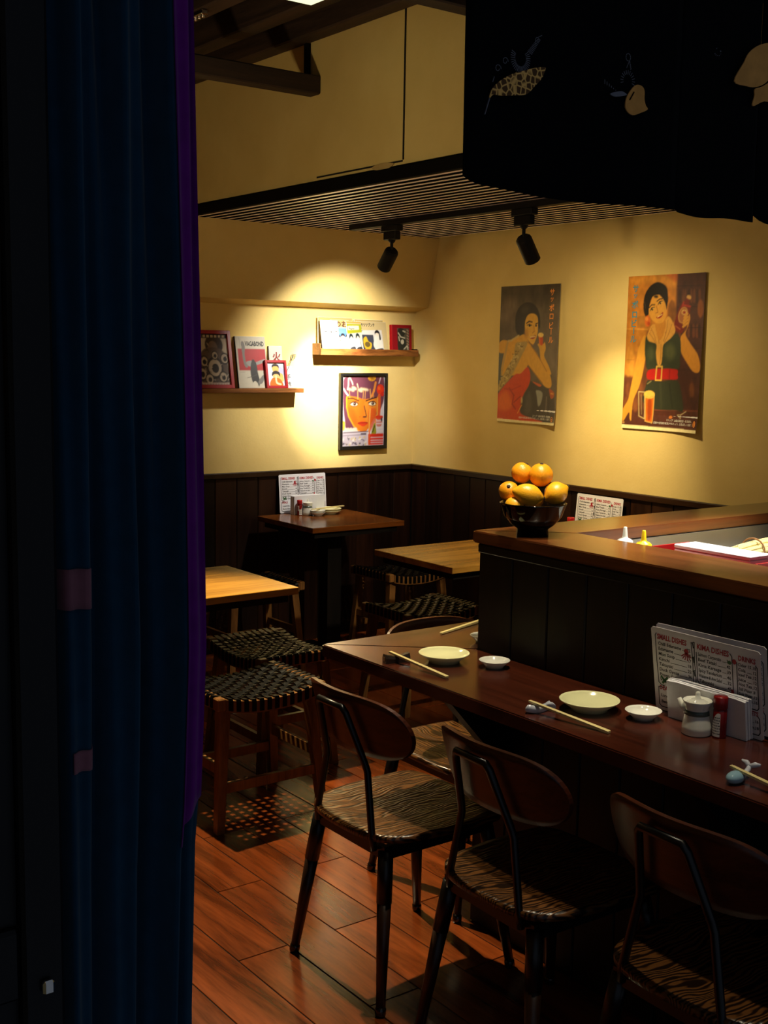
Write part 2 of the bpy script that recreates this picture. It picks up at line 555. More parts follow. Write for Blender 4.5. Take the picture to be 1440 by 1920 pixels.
# slatted ceiling over the dining corner
ceiling = obj('ceiling', boxm(XS, XR, 0.95, YB, ZC + 0.03, ZC + 0.05), M['slat_board'], kind='structure')
sm = bpy.data.meshes.new('slat')
sb = boxm(-0.0115, 0.0115, -(YB - 0.95) / 2 + 0.002, (YB - 0.95) / 2 - 0.002, 0.0, 0.0295)
sb.to_mesh(sm)
sb.free()
sm.materials.append(M['slat'])
sm.materials.append(M['slat_board'])
for p in sm.polygons:
    p.material_index = 0 if p.normal.z < -0.9 else 1
x = XS + 0.045
while x < XR - 0.02:
    o = link(bpy.data.objects.new('slat', sm))
    o.location = (x, (YB + 0.95) / 2, ZC)
    o.parent = ceiling
    x += 0.058

# upper wall above the slatted ceiling, with its dark edge beam and a sealed access panel
wall_upper = obj('wall_upper', boxm(XS, XS + 0.07, 0.95, YB, ZC + 0.052, 3.3), M['plaster'], kind='structure')
obj('edge_beam', boxm(XS - 0.012, XS + 0.02, 0.95, YB, ZC - 0.004, ZC + 0.044, 0.003), M['beam_dark'], wall_upper)
obj('panel_joint', boxm(XS - 0.003, XS + 0.001, 3.779, 3.787, 2.398, 3.1), M['grout'], wall_upper)
obj('panel_joint', boxm(XS - 0.003, XS + 0.001, 3.787, 4.385, 2.391, 2.397), M['grout'], wall_upper)
obj('plaster_patch', prism(bmesh.new(), cr_closed([(3.84, 2.388), (3.90, 2.372), (3.97, 2.379), (3.98, 2.392), (3.93, 2.400), (3.88, 2.397)], 3), XS - 0.004, XS + 0.001, axis='x'), plaster('patched_plaster', (0.42, 0.28, 0.10), (0.60, 0.42, 0.17)), wall_upper)

# high ceiling with rafters on the near side
ceil2 = obj('ceiling', boxm(-0.6, XS, 0.3, YB, 3.25, 3.32), M['black_wood'], kind='structure')
for xc in (2.836, 2.59, 2.315, 2.04, 1.77, 1.50):
    obj('rafter', boxm(xc - 0.042, xc + 0.042, 0.6, YB - 0.002, 2.95, 3.10, 0.006), M['beam'], ceil2)
for yc in (4.40, 3.045):
    obj('cross_beam', boxm(0.2, XS - 0.001, yc - 0.038, yc + 0.038, 2.73, 2.805, 0.005), M['beam_x'], ceil2)
obj('hanger_post', boxm(XS - 0.022, XS - 0.002, 4.44, 4.462, 2.806, 2.949), M['beam_dark'], ceil2)
br = obj('glint_bracket', boxm(2.272, 2.30, 4.27, 4.39, 2.93, 2.949, 0.003), M['brass'], ceil2)  # bracket and bolts added to give the rafter its bright glints
bm = bmesh.new()
for k in range(4):
    lathe(bm, [(0, -0.012), (0.007, -0.009), (0.009, 0.0), (0, 0.0)], 10, 2.286, 4.285 + 0.03 * k, 2.93)
obj('glint_bolts', bm, M['brass'], ceil2, smooth=True)
# front wall above the doorway (out of frame, carries the door curtain)
obj('wall_front', boxm(-0.6, XR, 0.97, 1.05, 2.16, 3.3), M['plaster'], kind='structure')

# ------------------------------------------------------------------ lamps
def aim_mat(frm, to):
    d = (Vector(to) - Vector(frm)).normalized()
    return d.to_track_quat('-Z', 'Y').to_matrix().to_4x4()

def track_spot(px, py, pz, target, power, spill, col, label, size=math.radians(62), spill_size=math.radians(150), blend=1.0, soft=0.03, group=None):
    """black track spot: adapter and stem hang from the rail, a cylindrical head aims at target"""
    t = thing('track_spotlight', label, 'spotlight', (px, py, pz), 0, group)
    bm = boxm(-0.022, 0.022, -0.065, 0.065, -0.004, 0.026, 0.003)
    box(bm, -0.018, 0.018, -0.05, 0.05, -0.045, -0.004, 0.003)
    obj('adapter', bm, M['lamp_black'], t)
    bm = bmesh.new()
    lathe(bm, [(0.0, -0.045), (0.02, -0.045), (0.016, -0.055), (0.008, -0.062), (0.0075, -0.115), (0, -0.115)], 14)
    obj('stem', bm, M['lamp_black'], t, smooth=False)
    piv = Vector((0, 0, -0.105))
    am = aim_mat(Vector((px, py, pz)) + piv, target)
    h = obj('lamp_head', lathe(bmesh.new(), [(0, 0.012), (0.026, 0.012), (0.034, 0.004), (0.036, -0.004), (0.036, -0.112), (0.034, -0.114), (0.031, -0.114), (0.031, -0.096), (0, -0.096)], 28), M['lamp_black'], t)
    h.matrix_local = Matrix.Translation(piv) @ am
    ln = obj('lens', lathe(bmesh.new(), [(0, -0.0955), (0.029, -0.0955), (0.029, -0.098), (0, -0.098)], 24), M['lens'], h)
    for nm, pw, sz in (('spot_core_light', power, size), ('spot_spill_light', spill, spill_size)):
        if pw <= 0:
            continue
        ld = bpy.data.lights.new(nm, 'SPOT')
        ld.energy = pw
        ld.color = col
        ld.spot_size = sz
        ld.spot_blend = blend
        ld.shadow_soft_size = soft
        lo = link(bpy.data.objects.new(nm, ld))
        lo.parent = t
        lo.matrix_local = Matrix.Translation(piv) @ am @ Matrix.Translation((0, 0, -0.118))
    return t

TX, TZ = 3.70, 2.2995
tr = obj('track_rail', boxm(TX - 0.0175, TX + 0.0175, 1.1, 5.30, TZ, ZC - 0.001, 0.002), M['lamp_black'])
tag(tr, 'long black lighting rail under the slatted ceiling', 'lighting rail')
track_spot(TX, 4.945, TZ - 0.026, (3.86, YB, 1.48), P_SPOT_BACK, P_SPILL_BACK, SOFT_WHITE, 'black spotlight on the ceiling rail tilted towards the back wall shelves', size=math.radians(38), spill_size=math.radians(94))
track_spot(TX, 3.978, TZ - 0.026, (XR, 4.10, 1.16), P_SPOT_POSTER, P_SPILL_POSTER, WARM2, 'black spotlight on the ceiling rail hanging in front of the two beer posters', size=math.radians(56))

def pendant(x, y, ztop, zl, power, col, label, size, soft, aim=None):  # unseen lamps, out of view behind the curtain and the door cloth
    t = thing('unseen_pendant', label, 'lamp', (x, y, zl))
    obj('cord', tube(bmesh.new(), [(0, 0, 0.10), (0, 0, ztop - zl)], 0.003, 6), M['lamp_black'], t)
    obj('lamp_shade', lathe(bmesh.new(), [(0, 0.11), (0.02, 0.11), (0.03, 0.09), (0.075, 0.0), (0.073, 0.0), (0.028, 0.085), (0, 0.09)], 24), M['lamp_black'], t)
    obj('bulb', lathe(bmesh.new(), [(0, 0.08), (0.015, 0.075), (0.026, 0.05), (0.02, 0.03), (0, 0.024)], 16), M['lens'], t, smooth=True)
    ld = bpy.data.lights.new('unseen_pendant_light', 'SPOT')
    ld.energy = power
    ld.color = col
    ld.spot_size = size
    ld.spot_blend = 0.6
    ld.shadow_soft_size = soft
    lo = link(bpy.data.objects.new('unseen_pendant_light', ld))
    lo.parent = t
    lo.location = (0, 0, 0.015)
    if aim:
        lo.matrix_local = Matrix.Translation((0, 0, 0.0)) @ aim_mat((x, y, zl), aim)
    return t

pendant(2.04, 4.28, 2.95, 2.66, P_LAMP_FAR, WARM2, 'unseen black pendant lamp over the left dining table', math.radians(58), 0.02, (1.72, 3.32, 0.0))  # unseen lamp behind the curtain, supplies the light on table and floor
pendant(2.18, 2.26, 3.25, 2.40, P_PENDANT, WARM, 'unseen black pendant lamp over the lower bar ledge', math.radians(46), 0.025)  # unseen lamp behind the door cloth, lights the plates
pendant(2.04, 1.52, 2.95, 2.36, P_PENDANT_NEAR, WARM, 'unseen black pendant lamp added over the near end of the bar ledge', math.radians(32), 0.025)  # unseen extra lamp, added to brighten the nearest chopsticks
pendant(2.86, 1.95, ZC, 2.16, P_KITCHEN, (1.0, 0.93, 0.8), 'unseen black pendant lamp over the kitchen counter', math.radians(66), 0.04)  # unseen lamp behind the door cloth, lights the worktop

# unseen uplighter, added behind the curtain to wash the upper wall and the rafters
t = thing('unseen_uplighter', 'unseen black uplighter added behind the curtain to light the upper wall', 'lamp', (1.05, 3.55, 0))
obj('lamp_base', lathe(bmesh.new(), [(0, 0), (0.14, 0), (0.14, 0.015), (0.02, 0.03), (0, 0.03)], 24), M['lamp_black'], t)
obj('lamp_pole', tube(bmesh.new(), [(0, 0, 0.03), (0, 0, 1.50)], 0.011, 10), M['lamp_black'], t)
obj('lamp_shade', lathe(bmesh.new(), [(0.012, 1.50), (0.06, 1.51), (0.13, 1.56), (0.128, 1.563), (0.058, 1.516), (0, 1.508)], 28), M['lamp_black'], t)
obj('bulb', lathe(bmesh.new(), [(0, 1.51), (0.02, 1.512), (0.022, 1.53), (0, 1.545)], 16), M['lens'], t, smooth=True)
ld = bpy.data.lights.new('uplight', 'SPOT')
ld.energy = P_WASH
ld.color = WARM2
ld.spot_size = math.radians(120)
ld.spot_blend = 0.9
ld.shadow_soft_size = 0.08
lo = link(bpy.data.objects.new('uplight', ld))
lo.parent = t
lo.matrix_local = Matrix.Translation((0, 0, 1.60)) @ aim_mat((1.05, 3.55, 1.60), (XS, 4.25, 2.85))
track_spot(2.04, 1.72, 2.921, (2.33, 2.43, 1.25), P_SPOT_FRUIT, 0, WARM, 'unseen black spotlight added on the rafters to brighten the fruit bowl', size=math.radians(16))  # unseen narrow spot added because the fruit was too dark
track_spot(TX, 2.30, TZ - 0.026, (3.62, 4.20, 0.75), P_SPOT_RIGHT, 0, WARM, 'unseen black spotlight added to the ceiling rail behind the hanging door cloth, brightening the right table', size=math.radians(34))  # unseen spot added to lift the dim right tabletop

# lit panel lamp between the rafters
t = thing('ceiling_lamp', 'lit pale ceiling lamp between the dark rafters', 'lamp', (2.475, 3.77, 2.945))
obj('lamp_housing', boxm(-0.075, 0.075, -0.16, 0.16, 0.0, 0.06, 0.004), M['white'], t)
obj('hanger', boxm(-0.01, 0.01, -0.01, 0.01, 0.0605, 0.304), M['lamp_black'], t)
obj('diffuser', boxm(-0.068, 0.068, -0.152, 0.152, -0.012, -0.0005, 0.003), emit('lit_diffuser', (0.92, 1.0, 0.62), 1.1), t)

# ------------------------------------------------------------------ bar counter
ZL, ZT = 0.82, 1.1638
BX, BY = 2.2325, 2.5440          # counter body corner
LX, LY = 1.8905, 2.8321             # ledge corner
bar = thing('bar_counter', 'L-shaped dark wooden bar with a low dining ledge and a raised counter top', 'bar', (BX, BY, 0))
def loc2(pts):
    return [(a - BX, b - BY) for a, b in pts]
def slab(name, pts, z0, z1, mat, bev=0.003):
    bm = prism(bmesh.new(), loc2(pts), z0, z1)
    bmesh.ops.recalc_face_normals(bm, faces=bm.faces[:])
    bmesh.ops.bevel(bm, geom=bm.edges[:], offset=bev, segments=2, affect='EDGES')
    return obj(name, bm, mat, bar)
YN = 0.69
g = 0.0012
slab('ledge_board', [(LX, LY - g), (BX - 0.001, BY - g), (BX - 0.001, YN), (LX, YN)], ZL - 0.036, ZL, M['ledge'])
slab('ledge_board', [(LX + g, LY), (BX + g, BY + 0.001), (3.05, BY + 0.001), (3.05, LY)], ZL - 0.036, ZL, M['ledge_x'])
TX0, TY0, IX, IY = 2.2178, 2.5586, 2.4420, 2.3660
slab('counter_top_board', [(TX0, TY0 - g), (IX, IY - g), (IX, YN), (TX0, YN)], ZT - 0.034, ZT, M['ctop'])
slab('counter_top_board', [(TX0 + g, TY0), (IX + g, IY), (4.44, IY), (4.44, TY0)], ZT - 0.034, ZT, M['ctop_x'])
# body core and boarded faces
core = bmesh.new()
prism(core, loc2([(BX + 0.016, BY - 0.016), (4.43, BY - 0.016), (4.43, IY + 0.02), (IX - 0.02, IY + 0.02), (IX - 0.02, YN + 0.01), (BX + 0.016, YN + 0.01)]), 0.001, ZT - 0.036)
obj('body', core, M['black_wood'], bar)
bmz = boxm(0, 0.014, -0.0685, 0.0685, 0.002, ZT - 0.036, 0.003)
fm = bpy.data.meshes.new('front_board')
bmz.to_mesh(fm)
bmz.free()
fm.materials.append(M['panel'])
y = BY - 0.07
while y > YN + 0.07:
    o = link(bpy.data.objects.new('front_board', fm))
    o.location = (0, y - BY, 0)
    o.parent = bar
    y -= 0.14
bmz = boxm(-0.0685, 0.0685, 0, 0.014, 0.002, ZT - 0.036, 0.003)
fm2 = bpy.data.meshes.new('end_board')
bmz.to_mesh(fm2)
bmz.free()
fm2.materials.append(M['panel'])
x = BX + 0.016 + 0.07
while x < 4.36:
    o = link(bpy.data.objects.new('end_board', fm2))
    o.location = (x - BX, -0.0145, 0)
    o.parent = bar
    x += 0.14
obj('under_trim', boxm(-0.006, 0.010, YN + 0.01 - BY, 0.0, ZT - 0.062, ZT - 0.0365, 0.003), M['panel'], bar)
obj('steel_back', boxm(IX + 0.02 - BX, 4.40 - BX, IY - 0.004 - BY, IY + 0.018 - BY, 1.041, ZT - 0.036), M['steel'], bar)
obj('worktop', boxm(IX - 0.015 - BX, 4.40 - BX, YN + 0.02 - BY, IY - 0.006 - BY, 1.006, 1.041, 0.003), M['worktop'], bar)
obj('worktop_base', boxm(IX - 0.015 - BX, 4.40 - BX, YN + 0.02 - BY, IY - 0.006 - BY, 0.001, 1.005), M['black_wood'], bar)
for yy in (2.40, 1.57, 0.88):
    br_ = bmesh.new()
    prism(br_, [(-0.001 - 0.27, ZL - 0.037), (-0.001, ZL - 0.037), (-0.001, ZL - 0.30), (-0.03, ZL - 0.30)], yy - BY - 0.018, yy - BY + 0.018, axis='y')
    obj('ledge_bracket', br_, M['black_wood'], bar)

# ------------------------------------------------------------------ tables
def table(x0, x1, y0, y1, zt, label, mat):
    cx, cy = (x0 + x1) / 2, (y0 + y1) / 2
    t = thing('dining_table', label, 'table', (cx, cy, 0), 0)
    hx, hy = (x1 - x0) / 2, (y1 - y0) / 2
    obj('tabletop', boxm(-hx, hx, -hy, hy, zt - 0.028, zt, 0.002), mat, t)
    obj('apron', boxm(-hx + 0.03, hx - 0.03, -hy + 0.03, hy - 0.03, zt - 0.060, zt - 0.0285), M['black_wood'], t)
    obj('pedestal', bar_between(bmesh.new(), (0, 0, zt - 0.061), (0, 0, 0.03), 0.09, 0.09), M['black_wood'], t)
    bm = boxm(-0.15, 0.15, -0.04, 0.04, 0.0, 0.03, 0.004)
    box(bm, -0.04, 0.04, -0.23, 0.23, 0.0, 0.0295, 0.004)
    obj('foot', bm, M['black_wood'], t)
    return t
ZTB = 0.76
table(1.55, 2.49, 3.894, 4.467, 0.75, 'bare golden wooden table half hidden by the purple edged door curtain', M['table'])
table(3.285, 4.485, 3.914, 4.485, 0.75, 'bare golden wooden table in front of the poster wall, behind the bar corner', M['table'])
table(3.375, 3.972, 5.148, 5.708, ZTB, 'brown wooden table against the back wall holding a menu and stacked dishes', M['table_dark'])

# ------------------------------------------------------------------ woven stools
def sad(x):                      # saddle curve of the seat along local x
    return 0.446 + 0.030 * (abs(x) / 0.21) ** 2.2
def strap_mesh(along, pos, n_cross, pitch, half, phase, wd=0.0175):
    """one leather strap woven over and under the straps that cross it, its ends wrapped down over the rails"""
    bm = bmesh.new()
    prof = []
    N = n_cross * 4
    for i in range(N + 1):
        s = -half + 2 * half * i / N
        wv = math.cos(PI * ((s + half) / pitch - 0.5) + phase * PI)
        prof.append((s, 0.0042 * wv))
    pts = []
    outer = 0.2232 if along == 'x' else 0.1812
    for e in (-1, 1):
        tail = [(e * outer, -0.040), (e * outer, -0.006), (e * (outer - 0.004), 0.0015)]
        pts = tail + prof if e < 0 else pts + tail[::-1]
    th = 0.0022
    rings = []
    for i, (s, dz) in enumerate(pts):
        wrapped = i < 2 or i >= len(pts) - 2
        sx = s if along == 'x' else pos
        ss = max(-0.205, min(0.205, s)) if along == 'x' else pos
        z = (sad(ss) if along == 'x' else sad(pos)) + dz + 0.006
        ring = []
        for a, b in ((-1, 0), (1, 0), (1, 1), (-1, 1)):
            off = a * wd / 2
            px_, py_ = (s, pos + off) if along == 'x' else (pos + off, s)
            zz = z + (b * th if not wrapped else 0)
            if along == 'y':
                zz += sad(px_) - sad(pos)
            if wrapped and b == 0:
                d = th * (1 if s > 0 else -1)
                px_, py_ = (px_ - d, py_) if along == 'x' else (px_, py_ - d)
            ring.append(bm.verts.new((px_, py_, zz)))
        rings.append(ring)
    for a, b in zip(rings, rings[1:]):
        for k in range(4):
            bm.faces.new((a[k], a[(k + 1) % 4], b[(k + 1) % 4], b[k]))
    bm.faces.new(rings[0])
    bm.faces.new(rings[-1])
    return bm

def make_stool(label, loc, rz):
    t = thing('woven_stool', label, 'stool', loc, rz, None)
    HX, HY = 0.205, 0.165
    for s in (-1, 1):
        # straight end rails along y (high ends of the saddle)
        z = sad(HX)
        obj('end_rail', boxm(s * HX - 0.016, s * HX + 0.016, -HY - 0.016, HY + 0.016, z - 0.040, z + 0.004, 0.004), M['stool'], t)
        # curved side rails along x
        bm = bmesh.new()
        rings = []
        for i in range(13):
            xx = -HX + 0.017 + (2 * HX - 0.034) * i / 12
            z = sad(xx)
            rings.append([bm.verts.new((xx, s * HY + a * 0.014, z + b)) for a, b in ((-1, -0.040), (1, -0.040), (1, 0.003), (-1, 0.003))])
        for a, b in zip(rings, rings[1:]):
            for k in range(4):
                bm.faces.new((a[k], a[(k + 1) % 4], b[(k + 1) % 4], b[k]))
        bm.faces.new(rings[0])
        bm.faces.new(rings[-1])
        obj('side_rail', bm, M['stool'], t)
    for sx in (-1, 1):
        for sy in (-1, 1):
            obj('leg', bar_between(bmesh.new(), (sx * 0.178, sy * 0.135, 0.425), (sx * 0.213, sy * 0.172, 0.0), 0.040, 0.036, 0.030, 0.028), M['stool'], t)
    for sy in (-1, 1):
        f = 1 - 0.15 / 0.425
        xx, yy = 0.178 + 0.035 * f, sy * (0.135 + 0.037 * f)
        obj('stretcher', boxm(-xx + 0.016, xx - 0.016, yy - 0.009, yy + 0.009, 0.135, 0.170), M['stool'], t)
    for sx in (-1, 1):
        f = 1 - 0.215 / 0.425
        xx, yy = sx * (0.178 + 0.035 * f), 0.135 + 0.037 * f
        obj('stretcher', boxm(xx - 0.009, xx + 0.009, -yy + 0.015, yy - 0.015, 0.200, 0.235), M['stool'], t)
    nx, ny = 12, 10              # straps along y (at nx positions), straps along x (at ny positions)
    pxs = 0.372 / nx
    pys = 0.300 / ny
    for i in range(ny):
        p = -0.150 + pys * (i + 0.5)
        obj('strap', strap_mesh('x', p, nx, pxs, 0.186, i % 2), M['leather'], t)
    for i in range(nx):
        p = -0.186 + pxs * (i + 0.5)
        obj('strap', strap_mesh('y', p, ny, pys, 0.150, (i + 1) % 2), M['leather'], t)
    return t

st = make_stool('black woven strap stool nearest the door curtain, in front of the other stools', (2.150, 3.700, 0), 0.0)
dup(st, (2.505, 4.125, 0), PI / 2, 'black woven strap stool beside the golden table, just behind the nearest stool')
dup(st, (3.13, 5.36, 0), 0.0, 'woven strap stool seen under the far edge of the left golden table')
dup(st, (4.06, 5.29, 0), 0.03, 'black woven strap stool beyond the right golden table, near the room corner')
dup(st, (3.515, 4.415, 0), 0.0, 'black woven strap stool tucked under the right golden table, behind the bar end chair')

# ------------------------------------------------------------------ chairs (local: faces +x)
def make_chair(label, loc, rz):
    t = thing('dining_chair', label, 'chair', loc, rz, None)
    # seat: rounded plan, thin moulded ply, slightly dished
    pl = cr_closed([(-0.215, 0.0), (-0.205, 0.11), (-0.160, 0.178), (-0.05, 0.205), (0.12, 0.212), (0.185, 0.190), (0.205, 0.10), (0.208, 0.0),
                    (0.205, -0.10), (0.185, -0.190), (0.12, -0.212), (-0.05, -0.205), (-0.160, -0.178), (-0.205, -0.11)], 4)
    bm = bmesh.new()
    def dish(a, b, f):
        return 0.450 - 0.010 * (1 - f * f)
    rings = []
    for z0, fs in ((0.0, (0.35, 0.7, 0.93, 1.0)), (-0.018, (1.0, 0.35))):
        for f in fs:
            ed = -0.003 if (f == 1.0 and z0 == 0.0) else 0.0
            rings.append([bm.verts.new((a * f, b * f, dish(a, b, f) + z0 + ed)) for a, b in pl])
    c0 = bm.verts.new((0, 0, dish(0, 0, 0)))
    c1 = bm.verts.new((0, 0, dish(0, 0, 0) - 0.018))
    n = len(pl)
    for a, b in zip(rings, rings[1:]):
        for k in range(n):
            bm.faces.new((a[k], a[(k + 1) % n], b[(k + 1) % n], b[k]))
    for k in range(n):
        bm.faces.new((c0, rings[0][k], rings[0][(k + 1) % n]))
        bm.faces.new((c1, rings[-1][(k + 1) % n], rings[-1][k]))
    seat = obj('seat', bm, M['oak'], t, smooth=True)
    # backrest: curved shell with big rounded ends
    bm = bmesh.new()
    NU, NV = 28, 8
    def edge(s):                # s in -1..1 across, half height there
        return 0.084 * (1 - abs(s) ** 5.0) ** 0.5
    def pt(s, q, d):
        yv = 0.216 * s
        z = 0.714 + q * edge(s) + 0.006 * (1 - s * s)
        lean = -0.30 * (z - 0.63)
        xx = -0.185 + lean + 0.066 * s * s + d
        return (xx, yv, z)
    grids = []
    for d in (0.0, 0.012):
        grid = []
        for i in range(NU + 1):
            s = -math.cos(PI * i / NU) * 0.999
            grid.append([bm.verts.new(pt(s, -1 + 2 * j / NV, d)) for j in range(NV + 1)])
        grids.append(grid)
    A, B = grids
    for i in range(NU):
        for j in range(NV):
            bm.faces.new((A[i][j], A[i + 1][j], A[i + 1][j + 1], A[i][j + 1]))
            bm.faces.new((B[i][j], B[i][j + 1], B[i + 1][j + 1], B[i + 1][j]))
        bm.faces.new((A[i][0], B[i][0], B[i + 1][0], A[i + 1][0]))
        bm.faces.new((A[i][NV], A[i + 1][NV], B[i + 1][NV], B[i][NV]))
    for i in (0, NU):
        for j in range(NV):
            bm.faces.new((A[i][j], A[i][j + 1], B[i][j + 1], B[i][j]))
    b = obj('backrest', bm, M['ply'], t)
    for p in b.data.polygons:
        p.use_smooth = abs(p.normal.z) < 0.6 and abs(p.normal.x) > 0.4
    # bent steel back frame
    path = []
    for s in (-1, 1):
        seg = [(-0.190, s * 0.128, 0.405), (-0.193, s * 0.124, 0.44), (-0.187, s * 0.092, 0.600), (-0.192, s * 0.088, 0.620), (-0.236, s * 0.060, 0.755), (-0.241, s * 0.052, 0.768)]
        path += seg if s < 0 else seg[::-1]
    obj('back_frame', tube(bmesh.new(), path, 0.0095, 8), M['steel_black'], t, smooth=True)
    # steel seat frame ring
    bm = bmesh.new()
    for s in (-1, 1):
        box(bm, -0.165, 0.170, s * 0.152 - 0.008, s * 0.152 + 0.008, 0.386, 0.4205)
    for xx in (-0.172, 0.172):
        box(bm, xx - 0.008, xx + 0.008, -0.160, 0.160, 0.386, 0.4205)
    obj('seat_frame', bm, M['steel_black'], t)
    for sx, top, foot in ((-1, (-0.168, 0.150), (-0.216, 0.203)), (1, (0.166, 0.152), (0.222, 0.207))):
        for sy in (-1, 1):
            a = Vector((top[0], sy * top[1], 0.405))
            f = Vector((foot[0], sy * foot[1], 0.0))
            at = lambda q: a.lerp(f, q)
            lg = obj('leg', tube(bmesh.new(), [at(0.30), at(0.6), at(0.965)], [0.0185, 0.0158, 0.0118], 14), M['leg'], t, smooth=True)
            obj('ferrule', tube(bmesh.new(), [at(0.0), at(0.15), at(0.315)], [0.0195, 0.0200, 0.0200], 14), M['steel_black'], lg, smooth=True)
            obj('foot_cap', tube(bmesh.new(), [at(0.945), at(0.958), at(0.985), Vector((f.x, f.y, 0.0))], [0.0128, 0.0142, 0.0142, 0.0122], 14), M['cap'], lg, smooth=True)
    return t

ch = make_chair('red-brown wooden chair farthest along the bar front, its figured seat lit', (1.922, 2.475, 0), 0.0)
dup(ch, (1.945, 1.945, 0), -0.03, 'dark wooden chair second from the bar corner, between two others')
dup(ch, (1.953, 1.410, 0), -0.02, 'dark wooden chair nearest the camera in the lower right corner')
dup(ch, (2.40, 2.775, 0), -PI / 2, 'wooden chair on the far side of the bar ledge, only its rounded back showing')

# ------------------------------------------------------------------ fruit bowl on the counter corner
bcx, bcy = 2.3025, 2.4030
t = thing('fruit_bowl', 'glossy black footed bowl of citrus on the bar counter corner', 'bowl', (bcx, bcy, ZT))
obj('bowl_body', lathe(bmesh.new(), [(0., 0.0184), (0.0387, 0.0166), (0.0397, 0.), (0.0452, 0.), (0.0433, 0.0184), (0.0609, 0.0314), (0.0793, 0.0535), (0.0908, 0.0867), (0.0927, 0.0904), (0.0899, 0.0913), (0.0867, 0.0867), (0.0747, 0.0553), (0.0553, 0.0369), (0., 0.0295)], 48), M['black_ceramic'], t, smooth=True)

def fruit(name, loc, r, elong, axis, label, mat, nub=False):
    bm = bmesh.new()
    bmesh.ops.create_uvsphere(bm, u_segments=28, v_segments=18, radius=1.0)
    ph = random.random() * 9
    for v in bm.verts:
        c = v.co
        k = 1 + 0.018 * math.sin(3 * math.atan2(c.y, c.x) + ph) + 0.012 * math.sin(5 * c.z + ph)
        z = c.z * elong
        if nub:
            q = abs(c.z)
            z += math.copysign(0.20 * max(0, (q - 0.86) / 0.14) ** 2, c.z)
            k *= 1 - 0.10 * max(0, q - 0.55)
        else:
            z -= 0.05 * max(0, c.z - 0.93) / 0.07 * c.z
        v.co = Vector((c.x * k * r, c.y * k * r, z * r))
    o = obj(name, bm, mat, None, smooth=True)
    o.location = loc
    o.rotation_euler = Vector(axis).to_track_quat('Z', 'Y').to_euler()
    tag(o, label, 'fruit', 'citrus in the black bowl')
    bm = lathe(bmesh.new(), [(0, 0.0035), (0.0035, 0.003), (0.0055, 0.0), (0, -0.001)], 10)
    s = obj('stem_end', bm, M['stem'], o)
    s.location = (0, 0, r * (elong + (0.19 if nub else -0.045)))
    return o
fruit('orange_fruit', (2.3081, 2.4589, 1.3320), 0.0298, 0.97, (0.35, -0.25, 0.8), 'round orange at the top left of the fruit pile', M['citrus'])
fruit('orange_fruit', (2.3276, 2.4031, 1.3300), 0.0334, 0.97, (-0.05, -0.12, 1.0), 'large round orange topmost at the right of the pile', M['citrus'])
fruit('lemon_fruit', (2.2540, 2.4515, 1.2831), 0.0280, 1.05, (-0.5, -0.5, 0.5), 'roundish fruit at the left rim of the black bowl', M['citrus'])
fruit('lemon_fruit', (2.2690, 2.3901, 1.2802), 0.0298, 1.32, (0.80, -0.50, -0.22), 'long lemon lying across the front of the black bowl', M['lemon'], True)
fruit('lemon_fruit', (2.3500, 2.3639, 1.2821), 0.0312, 1.05, (0.75, -0.35, 0.45), 'lumpy yellow fruit at the right rim of the black bowl', M['lemon'], True)
fruit('lemon_fruit', (2.2429, 2.4161, 1.2476), 0.0249, 1.05, (0.6, -0.6, 0.5), 'small lemon mostly sunk behind the left front bowl rim', M['lemon'])
fruit('orange_fruit', (2.3239, 2.4263, 1.2616), 0.0293, 1.0, (0, 0, 1), 'orange in the middle of the pile seen only in the gaps', M['citrus'])

# ------------------------------------------------------------------ tableware on the ledge
def plate(x, y, z, r, label, h=0.024):
    t = tag(obj('plate', lathe(bmesh.new(), [(0, 0.005), (r * 0.52, 0.005), (r * 0.54, 0.0), (r * 0.60, 0.0), (r * 0.62, 0.005), (r * 0.98, h - 0.001), (r, h + 0.001), (r * 0.985, h + 0.002), (r * 0.93, h - 0.002), (r * 0.60, 0.0095), (0, 0.0085)], 56), M['cream_ceramic'], smooth=True), label, 'plate', 'cream plates laid for diners')
    t.location = (x, y, z)
    return t
def dish(x, y, z, r, label, mat='white_ceramic', h=0.020):
    t = tag(obj('sauce_dish', lathe(bmesh.new(), [(0, 0.004), (r * 0.46, 0.004), (r * 0.48, 0.0), (r * 0.56, 0.0), (r * 0.60, 0.005), (r * 0.97, h - 0.001), (r, h + 0.001), (r * 0.97, h + 0.0015), (r * 0.90, h - 0.003), (r * 0.52, 0.008), (0, 0.007)], 44), M[mat], smooth=True), label, 'dish', 'small sauce dishes')
    t.location = (x, y, z)
    return t
plate(2.063, 2.4844, ZL, 0.0705, 'cream plate on the bar ledge near its far corner')
plate(2.0676, 1.9431, ZL, 0.0724, 'cream plate in the middle of the bar ledge')
dish(2.1377, 2.3608, ZL, 0.0424, 'small white sauce dish by the boarded bar front, beside the far plate')
dish(2.1183, 1.8195, ZL, 0.0429, 'small white sauce dish between the middle plate and the standing menu')
dish(2.3073, 2.5988, ZL, 0.0406, 'small white sauce dish half hidden behind the bar corner')

